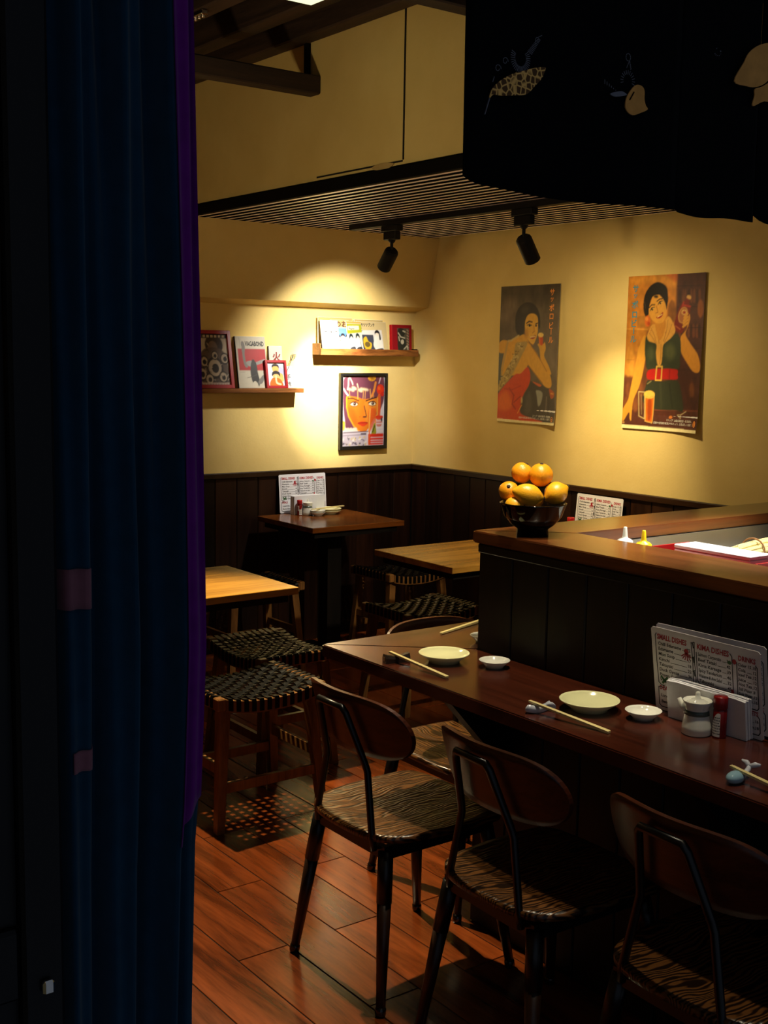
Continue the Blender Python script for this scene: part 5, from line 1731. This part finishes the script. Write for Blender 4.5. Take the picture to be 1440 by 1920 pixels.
for x_, y_ in ((470, 480), (540, 500), (590, 470), (690, 500), (740, 480), (800, 490), (850, 500), (560, 450), (720, 520)):
    A3.ell(x_, y_, 42, 26, (232, 204, 166), 0.9, 3, 0.4)
A3.line([(455, 250), (450, 400), (430, 480)], 26, (236, 206, 182))
A3.line([(470, 210), (530, 330), (545, 380)], 22, (240, 216, 196))
A3.line([(640, 370), (660, 450)], 22, (236, 190, 160))
A3.line([(1045, 350), (1010, 520), (960, 640)], 44, (228, 140, 60), 0.95)
A3.line([(350, 470), (400, 560), (440, 610)], 26, (238, 224, 226))
A3.ell(965, 250, 88, 66, (214, 150, 40))
A3.line([(920, 240), (1010, 270)], 12, (120, 70, 20))
A3.line([(970, 210), (960, 300)], 10, (120, 70, 20))
A3.line([(1160, 240), (1120, 360)], 22, (222, 190, 210))
A3.line([(440, 680), (540, 676), (670, 735)], 20, (46, 24, 26))
A3.line([(830, 740), (940, 700), (1070, 668)], 20, (46, 24, 26))
for cx_, s_ in ((570, 1), (965, -1)):
    A3.ell(cx_, 805, 76, 36, (240, 224, 190), 1, 0, 0.06)
    A3.ell(cx_ + 12, 800, 34, 34, (46, 20, 26))
    A3.ell(cx_ + 4, 790, 9, 9, (220, 190, 190))
    A3.line([(cx_ - 84, 790), (cx_ - 30, 758), (cx_ + 40, 752), (cx_ + 86, 800)], 18, (40, 20, 24))
    A3.line([(cx_ - 70, 830), (cx_, 856), (cx_ + 70, 836)], 10, (50, 28, 26))
A3.line([(790, 850), (815, 960), (835, 1060)], 22, (92, 40, 34), 0.9)
A3.ell(800, 1085, 46, 18, (70, 30, 36))
A3.ell(695, 1080, 14, 10, (150, 80, 30))
A3.poly([(640, 1215), (740, 1180), (870, 1210), (830, 1260), (770, 1290), (710, 1270)], (206, 60, 26))
A3.line([(650, 1216), (760, 1214), (860, 1214)], 10, (90, 20, 20))
A3.ell(1150, 500, 84, 110, (226, 54, 24))
A3.ell(1120, 470, 30, 40, (240, 96, 40))
A3.ell(1190, 600, 40, 50, (206, 40, 26))
A3.poly([(1090, 640), (1150, 640), (1140, 1060), (1080, 1060)], (220, 92, 36), 1, 2)
A3.line([(1085, 680), (1075, 1040), (1040, 1080), (1020, 1420)], 26, (238, 160, 60))
A3.poly([(900, 930), (1040, 930), (1030, 1180), (900, 1420), (880, 1200)], (214, 88, 30), 0.9, 4)
A3.line([(920, 920), (890, 1400)], 26, (240, 170, 70))
A3.poly([(1050, 1070), (1190, 1070), (1180, 1140), (1060, 1140)], (222, 60, 30))
A3.poly([(1060, 1150), (1180, 1150), (1160, 1290), (1060, 1290)], (210, 90, 60), 0.8)
for y_ in (1180, 1240, 1330, 1400):
    A3.line([(1060, y_), (1190, y_)], 20, (236, 222, 226), 0.8)
A3.ell(1170, 1150, 18, 50, (70, 60, 70))
A3.poly([(940, 1470), (990, 1260), (1030, 1240), (1050, 1440), (1000, 1470)], (150, 150, 40))
A3.line([(970, 1420), (1020, 1280)], 18, (40, 40, 20))
A3.poly([(870, 1460), (1210, 1450), (1200, 1700), (870, 1700)], (222, 48, 30), 1, 2, False)
for y_ in (1540, 1600, 1650):
    A3.line([(930, y_), (1200, y_)], 22, (232, 190, 200), 0.75)
A3.line([(900, 1400), (890, 1690)], 24, (232, 100, 30))
A3.poly([(290, 1410), (850, 1400), (830, 1720), (290, 1720)], (196, 186, 200), 1, 0, False)
A3.line([(340, 1415), (870, 1400)], 16, (70, 50, 60))
A3.line([(330, 1480), (830, 1470)], 10, (110, 94, 110))
A3.line([(720, 1450), (820, 1450)], 22, (70, 60, 76))
rs = np.random.RandomState(6)
for k in range(46):
    x_, y_ = rs.uniform(310, 820), rs.uniform(1520, 1710)
    A3.ell(x_, y_, rs.uniform(10, 34), rs.uniform(8, 20), [(60, 50, 64), (232, 224, 222), (130, 116, 140), (214, 190, 120)][k % 4], 0.9, 1, rs.uniform(0, 3))
A3.line([(300, 1180), (350, 1200), (345, 1340)], 50, (218, 180, 50))
for x_ in (390, 440, 500, 560, 600):
    A3.ell(x_, 1350, 34, 40, (236, 208, 190), 0.9, 2)
o = A3.sheet('picture', FW - 2 * r_ - 0.001, FH - 2 * r_ - 0.004, t, M['print'], (0.62, 0.60, 0.58))
o.location = (r_, 0.0135, r_ + 0.003)

# ---- wall shelves
SZ1, SZ2 = 1.4625, 1.672
t = thing('wall_shelf', 'lower wooden picture shelf on the back wall beside the curtain', 'shelf', (3.25, YB - 0.0455, SZ1), 0)
obj('shelf_board', boxm(-0.42, 0.408, -0.0445, 0.045, -0.024, 0.0, 0.002), M['shelf'], t)
t = thing('wall_shelf', 'upper wooden picture shelf near the room corner holding booklets', 'shelf', (4.12, YB - 0.0455, SZ2), 0)
obj('shelf_board', boxm(-0.345, 0.340, -0.0345, 0.045, -0.022, 0.0, 0.002), M['shelf'], t)
obj('front_lip', boxm(-0.351, 0.345, -0.0455, -0.035, -0.024, 0.014, 0.002), M['shelf'], t)
obj('end_cheek', boxm(-0.351, -0.3455, -0.0345, 0.045, -0.022, 0.042, 0.0015), M['shelf'], t)
obj('end_cheek', boxm(0.3405, 0.345, -0.0345, 0.045, -0.022, 0.020, 0.0015), M['black_wood'], t)

def leaning(name, label, cat, x, yb, z, wd, ht, th, tilt, art, body='paper', gain=(1, 1, 1), group=None, edge=None):
    t = thing(name, label, cat, (x, yb, z), (-math.radians(tilt), 0, 0), group)
    obj('cover', boxm(0, wd, 0, th, 0, ht, 0.0008), M[body], t)
    if edge:
        obj('spine', boxm(-0.0006, 0.0008, 0.0003, th - 0.0003, 0.0008, ht - 0.0008), M[edge], t)
    o = art.sheet('cover_print', wd - 0.002, ht - 0.002, t, M['print'], tuple(0.72 * q for q in gain))
    o.location = (0.001, -0.0006, 0.001)
    return t
def framed(label, x, yb, z, wd, ht, tilt, rail, art, group=None):
    t = thing('framed_picture', label, 'framed picture', (x, yb, z), (-math.radians(tilt), 0, 0), group)
    for a, b in ((0, rail), (wd - rail, wd)):
        obj('frame_rail', boxm(a, b, 0, 0.018, 0, ht, 0.001), M['frame_red'], t)
    for a, b in ((0, rail), (ht - rail, ht)):
        obj('frame_rail', boxm(rail, wd - rail, 0, 0.018, a, b, 0.001), M['frame_red'], t)
    o = art.sheet('picture', wd - 2 * rail, ht - 2 * rail, t, M['print'])
    o.location = (rail, 0.0105, rail)
    obj('backing', boxm(rail, wd - rail, 0.011, 0.017, rail, ht - rail), M['paper'], t)
    return t
U = [(0, 0), (100, 0), (100, 100), (0, 100)]

# red framed black and white drawing
B = Art(54, 74, U, (196, 182, 160))
rs = np.random.RandomState(11)
B.ell(60, 22, 26, 20, (58, 46, 40), 1, 1)
B.ell(56, 27, 14, 13, (118, 98, 84), 1, 1)
B.poly([(30, 30), (80, 30), (96, 60), (96, 96), (20, 96), (12, 60)], (92, 76, 66), 1, 2)
for cx_, cy_, r__ in ((28, 54, 13), (58, 66, 24), (80, 84, 13), (60, 42, 10), (20, 78, 15), (88, 48, 13), (40, 88, 13)):
    B.ell(cx_, cy_, r__, r__ * 0.9, (44, 34, 30), 1, 0)
    B.ell(cx_, cy_, r__ * 0.78, r__ * 0.68, (184, 168, 146), 1, 0)
    B.ell(cx_ + 1, cy_ + 1, r__ * 0.42, r__ * 0.38, (36, 28, 26), 1, 0)
for k in range(34):
    x_, y_ = rs.uniform(5, 95), rs.uniform(16, 95)
    B.line([(x_, y_), (x_ + rs.uniform(-10, 10), y_ + rs.uniform(-6, 8))], 1.8, (36, 28, 26) if k % 2 else (204, 190, 168), 0.8)
B.poly([(0, 0), (100, 0), (100, 9), (0, 9)], (50, 38, 34), 1, 0, False)
for k in range(8):
    B.poly([(8 + 11 * k, 2.5), (15 + 11 * k, 2.5), (15 + 11 * k, 7), (8 + 11 * k, 7)], (206, 190, 160), 0.9, 0, False)
B.poly([(0, 95), (100, 95), (100, 100), (0, 100)], (206, 186, 170), 1, 0, False)
for k in range(12):
    B.line([(6 + 8 * k, 97.5), (11 + 8 * k, 97.5)], 2, (90, 40, 40))
framed('large red framed black and white drawing, cut off by the curtain', 2.985, 5.694, SZ1 + 0.0015, 0.242, 0.312, 11, 0.019, B)

# white cover with a red block and dark figure
B = Art(54, 80, U, (206, 198, 178))
B.poly([(6, 24), (96, 24), (96, 66), (6, 66)], (178, 20, 26), 1, 0, False)
B.noise(0.05, 30)
B.line([(14, 3), (15, 22)], 1.2, (110, 104, 100), 0.8)
B.poly([(19, 13), (26, 10), (31, 20), (28, 34), (30, 50), (36, 58), (28, 60), (22, 50), (20, 30)], (128, 122, 116), 1, 0)
B.poly([(30, 50), (48, 47), (60, 50), (90, 44), (92, 49), (62, 56), (40, 58)], (150, 146, 142), 1, 0)
B.poly([(48, 49), (58, 47), (64, 54), (66, 70), (70, 86), (66, 97), (62, 90), (54, 86), (46, 88), (42, 68)], (46, 44, 44), 1, 0)
B.ell(54, 47.5, 5, 3, (40, 34, 30))
B.line([(30, 80), (44, 78), (62, 74)], 1.6, (80, 76, 70))
B.poly([(66, 86), (84, 74), (88, 80), (78, 90), (68, 92)], (120, 116, 112), 1, 0)
B.line([(8, 69), (24, 69)], 1, (120, 100, 90), 0.8)
t = leaning('comic_book', 'tall white comic cover with a red block and a dark robed figure', 'comic', 3.258, 5.704, SZ1 + 0.001, 0.188, 0.284, 0.014, 11, B, 'paper', edge='black_wood')
L1 = Letters()
L1.add('VAGABOND', 0.060, 0.231, 0.036, wd=0.118, bold=0.035)
L1.build('title_lettering', M['ink'], t, -0.0012)
# small red frame
B = Art(44, 52, U, (206, 208, 224))
for k in range(6):
    B.line([(0, 8 + 9 * k), (100, 8 + 9 * k)], 1.2, (170, 176, 206), 0.7)
B.ell(78, 40, 22, 24, (160, 160, 200), 0.9, 2)
B.ell(50, 24, 20, 22, (226, 170, 90))
B.poly([(30, 22), (32, 10), (50, 4), (68, 10), (70, 24), (60, 16), (40, 16)], (40, 36, 38))
B.poly([(58, 44), (90, 50), (92, 80), (60, 76)], (216, 170, 60), 0.9)
B.ell(50, 54, 20, 18, (230, 176, 110))
B.poly([(28, 58), (30, 42), (50, 34), (72, 42), (74, 60), (62, 50), (40, 50)], (34, 28, 30))
B.poly([(24, 70), (46, 64), (76, 72), (86, 100), (14, 100)], (210, 104, 24))
B.poly([(46, 58), (54, 56), (56, 82), (78, 90), (74, 96), (48, 88)], (240, 206, 160))
framed('small red framed picture of two people in front of the comic cover', 3.424, 5.688, SZ1 + 0.0015, 0.136, 0.155, 10, 0.014, B)
# white cards with characters
B = Art(24, 60, U, (214, 212, 200))
t = leaning('character_card', 'white card with one large red character behind the small red frame', 'card', 3.474, 5.735, SZ1 + 0.0005, 0.086, 0.232, 0.009, 7, B, 'paper', edge='black_wood')
L1 = Letters()
L1.add('火', 0.049, 0.172, 0.056, bold=0.03, center=True)
L1.build('character', plain('brown_red_ink', (0.20, 0.022, 0.010), 0.6), t, -0.0012)
B = Art(16, 40, U, (218, 216, 206))
t = leaning('character_card', 'small white card with a column of black characters at the shelf end', 'card', 3.566, 5.735, SZ1 + 0.0005, 0.056, 0.122, 0.006, 8, B, 'paper')
L1 = Letters()
for ch_, z_ in (('御', 0.098), ('手', 0.062), ('洗', 0.022)):
    L1.add(ch_, 0.029, z_, 0.030, bold=0.02, center=True)
L1.build('character', M['ink'], t, -0.0012)

# booklets on the upper shelf
GB = 'booklets on the upper shelf'
B = Art(36, 54, U, (196, 172, 110))
leaning('booklet', 'plain cream booklet at the back of the upper shelf, left', 'booklet', 3.790, 5.743, SZ2 + 0.0005, 0.235, 0.190, 0.006, 2, B, 'paper', group=GB)
leaning('booklet', 'plain cream booklet at the back of the upper shelf, right', 'booklet', 4.040, 5.743, SZ2 + 0.0005, 0.205, 0.184, 0.006, 2, B, 'paper', group=GB)
B = Art(36, 56, U, (214, 212, 214))
for k in range(5):
    B.line([(4, 20 + 16 * k), (7, 22 + 16 * k)], 2.5, (90, 90, 96))
B.ell(92, 24, 10, 16, (226, 196, 180), 0.8, 2)
B.line([(40, 92), (60, 92)], 2, (130, 130, 130))
t = leaning('booklet', 'white booklet with two lines of kana, first on the left', 'booklet', 3.790, 5.692, SZ2 + 0.0005, 0.120, 0.176, 0.007, 12, B, 'paper', group=GB)
L1 = Letters()
L1.add('サンきかて', 0.022, 0.098, 0.022, wd=0.088, bold=0.03)
L1.add('ごはんまえ', 0.036, 0.080, 0.016, wd=0.070, bold=0.02)
L1.build('title_lettering', M['ink'], t, -0.0012)
B = Art(36, 56, U, (206, 178, 116))
B.poly([(8, 27), (100, 30), (100, 100), (14, 100)], (88, 140, 200), 1, 0, False)
B.poly([(8, 24), (100, 27), (100, 40), (10, 44)], (120, 170, 216), 0.8, 3)
for cx_, cy_ in ((34, 54), (58, 50), (84, 52), (44, 72), (76, 74)):
    B.ell(cx_, cy_ + 7, 12, 10, (236, 206, 170))
    B.poly([(cx_ - 12, cy_ + 4), (cx_ - 6, cy_ - 6), (cx_ + 8, cy_ - 6), (cx_ + 12, cy_ + 4), (cx_, cy_)], (40, 36, 46))
B.poly([(18, 78), (60, 66), (100, 80), (100, 100), (20, 100)], (226, 206, 180), 1, 2)
B.poly([(86, 84), (100, 82), (100, 100), (86, 100)], (40, 80, 150))
for k in range(8):
    B.line([(24 + 9 * k, 84), (30 + 9 * k, 97)], 3, (210, 150, 90) if k % 2 else (50, 44, 50), 0.8)
t = leaning('booklet', 'booklet with a blue picture of people under brushed kana', 'booklet', 3.866, 5.7002, SZ2 + 0.0005, 0.128, 0.180, 0.007, 12, B, 'paper', group=GB)
L1 = Letters()
L1.add('ﾄのお', 0.006, 0.142, 0.038, wd=0.110, bold=0.035)
L1.build('title_lettering', plain('brown_ink', (0.10, 0.035, 0.008), 0.6), t, -0.0012)
B = Art(36, 56, U, (210, 206, 190))
B.poly([(0, 0), (100, 0), (100, 8), (0, 8)], (196, 160, 80), 1, 0, False)
B.poly([(0, 9), (100, 9), (100, 36), (0, 42)], (166, 168, 30), 1, 0, False)
B.poly([(6, 16), (82, 14), (82, 27), (6, 30)], (222, 216, 190), 1, 0, False)
for cx_, h_ in ((24, 46), (68, 44)):
    B.poly([(cx_ - 16, 100), (cx_ - 12, h_ + 24), (cx_, h_ + 12), (cx_ + 12, h_ + 22), (cx_ + 24, 100)], (226, 224, 220))
    B.ell(cx_, h_ + 8, 10, 9, (230, 214, 196))
    B.poly([(cx_ - 13, h_ + 14), (cx_ - 11, h_), (cx_, h_ - 5), (cx_ + 11, h_), (cx_ + 13, h_ + 12), (cx_, h_ + 4)], (30, 44, 48))
    B.line([(cx_ + 12, h_ + 24), (cx_ + 24, 96)], 3, (30, 34, 40))
    B.poly([(cx_ - 10, 88), (cx_ + 20, 84), (cx_ + 24, 100), (cx_ - 12, 100)], (50, 50, 56))
t = leaning('booklet', 'booklet with an olive green band above two drawn girls', 'booklet', 3.968, 5.692, SZ2 + 0.0005, 0.104, 0.174, 0.007, 12, B, 'paper', group=GB)
L1 = Letters()
L1.add('Paper', 0.014, 0.127, 0.014, wd=0.040, bold=0.01)
L1.build('title_lettering', M['ink'], t, -0.0012)
B = Art(54, 60, U, (206, 184, 132))
B.poly([(4, 30), (82, 27), (84, 100), (8, 100)], (216, 212, 206), 1, 0, False)
B.poly([(10, 44), (52, 44), (54, 96), (14, 97)], (62, 64, 78), 1, 0, False)
B.poly([(18, 58), (28, 50), (34, 66), (44, 72), (40, 90), (26, 94), (18, 80)], (214, 176, 40), 1, 1)
B.ell(30, 76, 9, 9, (110, 90, 40))
B.poly([(54, 60), (60, 46), (74, 46), (80, 62), (78, 96), (58, 97), (50, 78)], (226, 224, 214), 1, 0)
B.line([(52, 62), (48, 80), (58, 98)], 1.4, (60, 50, 50))
B.ell(66, 40, 6, 9, (232, 216, 196))
B.poly([(58, 34), (66, 27), (74, 34), (77, 56), (72, 60), (71, 40), (61, 38), (59, 44)], (30, 26, 32))
B.poly([(58, 92), (80, 88), (80, 98), (60, 100)], (60, 56, 60))
t = leaning('booklet', 'wide cream booklet with a drawn long haired woman, rightmost of the booklets', 'booklet', 4.046, 5.7002, SZ2 + 0.0005, 0.212, 0.176, 0.008, 12, B, 'paper', group=GB)
L1 = Letters()
L1.add('ヤサツツブンテ', 0.012, 0.148, 0.022, wd=0.115, bold=0.03)
L1.add('No.2', 0.014, 0.134, 0.010, bold=0.01)
L1.add('Paper', 0.010, 0.118, 0.012, bold=0.01)
L1.build('title_lettering', M['ink'], t, -0.0012)
# red book
B = Art(44, 52, U, (150, 12, 26))
B.poly([(26, 12), (86, 12), (86, 96), (30, 96)], (90, 84, 66), 1, 0, False)
B.poly([(30, 20), (56, 14), (66, 30), (58, 44), (70, 60), (64, 92), (32, 92)], (44, 46, 38), 1, 1)
B.ell(52, 62, 8, 9, (206, 196, 166))
B.line([(32, 30), (44, 44), (64, 48)], 5, (206, 196, 166))
B.line([(34, 44), (38, 58)], 5, (196, 186, 156))
B.line([(56, 22), (66, 26)], 6, (200, 190, 160))
for k in range(7):
    B.line([(76, 18 + 10 * k), (82, 22 + 10 * k)], 5, (190, 150, 120), 0.8)
B.line([(60, 88), (76, 76), (80, 90)], 5, (206, 196, 166), 0.9)
leaning('red_book', 'bright red book with a dark picture, right end of the upper shelf', 'book', 4.282, 5.700, SZ2 + 0.0005, 0.146, 0.160, 0.024, 3, B, 'frame_red', edge='red_plastic')

# ---- menu cards
MW, MH = 0.332, 0.230
def menu_card(label, loc, rot, scale=1.0):
    t = thing('menu_card', label, 'menu', loc, rot, 'illustrated laminated menus')
    t.scale = (scale, 1, scale)
    bm = prism(bmesh.new(), [(0.006, 0), (MW - 0.006, 0), (MW, 0.006), (MW, MH - 0.006), (MW - 0.006, MH), (0.006, MH), (0, MH - 0.006), (0, 0.006)], 0, 0.0012, axis='y')
    obj('laminated_sheet', bm, M['white'], t)
    U_ = lambda u, v: (u * MW, (1 - v) * MH)
    K = Letters()
    def title(s, u, v, wd, size=0.020, rot_=0.0):
        a, b = U_(u, v)
        R = Letters()
        R.add(s, a, b, size, wd=wd * MW, bold=0.035, slant=0.08, rot=rot_)
        R.build('heading', M['ink_red'], t, -0.0004)
    title('SMALL DISHES', 0.055, 0.135, 0.285)
    title('KIMA DISHES', 0.435, 0.140, 0.290)
    title('DRINKS', 0.805, 0.150, 0.150, 0.018)
    title('MAKI', 0.435, 0.600, 0.110, 0.018)
    title('SWEETS', 0.820, 0.735, 0.140, 0.016)
    title('DEALS', 0.050, 0.745, 0.120, 0.016)
    def rows(items, u, v, dv, u1, size=0.0125):
        for k, (nm, pr) in enumerate(items):
            a, b = U_(u, v + dv * k)
            K.add(nm, a, b, size, bold=0.022, slant=0.12, fit=(u1 - u) * MW * 0.72)
            co, _ = glyph(nm, 0.004)
            a1 = a + min(co[:, 0].max() * size, (u1 - u) * MW * 0.72) + 0.004
            a2, _b = U_(u1, 0)
            K.stroke([(a1, b), (a2 - 0.013, b)], 0.0006)
            K.add(pr, a2 - 0.011, b, size * 0.95, bold=0.022)
    rows([('Chilli Edamame', '22'), ('Edamame', '18'), ('Miso Soup', '17'), ('Kimchi', '18'), ('Takoyaki', '22'), ('Duck Gyoza', '36'), ('Prawn Gyoza', '36'), ('Veggie Gyoza', '28')], 0.060, 0.205, 0.062, 0.372)
    rows([('Salmon Carpaccio', '36'), ('Beef Tataki', '42'), ('Kima Karaage', '39'), ('Spicy Tenderloin', '46'), ('Wakame & Avo Salad', '32'), ('Takoyaki', '45')], 0.440, 0.215, 0.062, 0.735)
    rows([('Cider 15', '18'), ('Cola', '12'), ('Iced Tea', '12'), ('Juice', '12'), ('Hot Tea', '12'), ('Still Water', '8'), ('Soda Water', '12'), ('Kombucha', '16')], 0.800, 0.215, 0.055, 0.960, 0.0115)
    rows([('Salmon Roll', '32'), ('Prawn Roll', '34'), ('Veggie Roll', '28')], 0.440, 0.690, 0.075, 0.735, 0.012)
    rows([('Lunch Set', '45'), ('Bento Box', '52')], 0.060, 0.830, 0.075, 0.372, 0.012)
    rows([('Mochi', '16'), ('Ice Cream', '18')], 0.815, 0.815, 0.075, 0.960, 0.0115)
    # hand drawn outlines and the bamboo stroke between the columns
    for pl_ in ([(0.05, 0.07), (0.038, 0.10), (0.040, 0.40), (0.046, 0.66), (0.075, 0.69), (0.10, 0.69)],
                [(0.385, 0.08), (0.392, 0.30), (0.388, 0.50), (0.394, 0.66)], [(0.415, 0.07), (0.408, 0.30), (0.414, 0.48), (0.408, 0.66)],
                [(0.735, 0.10), (0.752, 0.13), (0.752, 0.50), (0.74, 0.545), (0.45, 0.545), (0.430, 0.52), (0.428, 0.18)],
                [(0.792, 0.18), (0.790, 0.64), (0.80, 0.665), (0.955, 0.665), (0.968, 0.64), (0.968, 0.19), (0.955, 0.165)],
                [(0.10, 0.715), (0.042, 0.72), (0.040, 0.93), (0.06, 0.955), (0.36, 0.955)],
                [(0.56, 0.59), (0.74, 0.60), (0.765, 0.62), (0.765, 0.93), (0.75, 0.955), (0.43, 0.955)],
                [(0.955, 0.735), (0.970, 0.76), (0.970, 0.92), (0.955, 0.95), (0.80, 0.95)]):
        K.stroke([U_(*p) for p in pl_], 0.0013)
    for u, v in ((0.40, 0.09), (0.40, 0.26), (0.40, 0.42), (0.40, 0.56)):
        K.stroke([U_(u - 0.014, v), U_(u + 0.012, v - 0.02)], 0.0012)
        K.stroke([U_(u, v), U_(u + 0.004, v + 0.05)], 0.0018)
    for k in range(3):                       # rolls
        c_ = [(0.61 + 0.045 * k + 0.020 * math.cos(a * 0.6), 0.585 + 0.026 * math.sin(a * 0.6)) for a in range(12)]
        K.stroke([U_(*p) for p in c_], 0.0012)
    K.build('black_lettering', M['ink'], t, -0.0004)
    # little coloured drawings
    D = Letters()
    D.quad([U_(0.335 + 0.022 * math.cos(a), 0.205 + 0.030 * math.sin(a)) for a in [-2 * PI * k / 12 for k in range(12)]])
    for k in range(6):
        a = 0.35 + 0.48 * k
        D.stroke([U_(0.335, 0.22), U_(0.335 + 0.030 * math.cos(a), 0.235 + 0.035 * math.sin(a)), U_(0.335 + 0.050 * math.cos(a + 0.15), 0.245 + 0.065 * math.sin(a))], 0.0014)
    D.quad([U_(0.772 + 0.018 * math.cos(a), 0.180 + 0.030 * math.sin(a)) for a in [-2 * PI * k / 10 for k in range(10)]])
    D.quad([U_(0.735, 0.505), U_(0.755, 0.505), U_(0.762, 0.565), U_(0.728, 0.565)])
    D.build('red_drawings', M['ink_red'], t, -0.0005)
    D = Letters()
    for a, b in (((0.085, 0.66), (0.135, 0.585)), ((0.10, 0.62), (0.075, 0.585)), ((0.11, 0.63), (0.145, 0.64))):
        D.stroke([U_(*a), U_(*b)], 0.0032)
    D.quad([U_(0.728 + 0.018 * math.cos(a), 0.205 + 0.022 * math.sin(a)) for a in [-2 * PI * k / 9 for k in range(9)]])
    D.build('green_drawings', plain('green_ink', (0.03, 0.12, 0.03), 0.6), t, -0.0005)
    return t
th = math.radians(9)
m0 = menu_card('white menu card in front, standing on the bar ledge behind the napkins', (2.2105, 1.8600, ZL + 0.001), (th, 0, -PI / 2), 0.925)
m0.scale = (0.925, 1, 0.905)
m1 = dup(m0, (2.2160, 1.8500, ZL + 0.0088), -PI / 2, 'white menu card half hidden behind the front card on the bar ledge')
m1.rotation_euler = (math.radians(8.0), math.radians(-0.6), -PI / 2)
m2 = dup(m0, (3.531, 5.722, ZTB + 0.001), 0, 'white menu card standing on the back table against the wall')
m2.rotation_euler = (-math.radians(5), 0, 0)
m2.scale = (0.945, 1, 0.945)
m3 = dup(m0, (4.448, 4.338, 0.751), -PI / 2, 'white menu card on the table under the right beer poster')
m3.rotation_euler = (-math.radians(5), 0, -PI / 2)
m3.scale = (0.945, 1, 0.945)
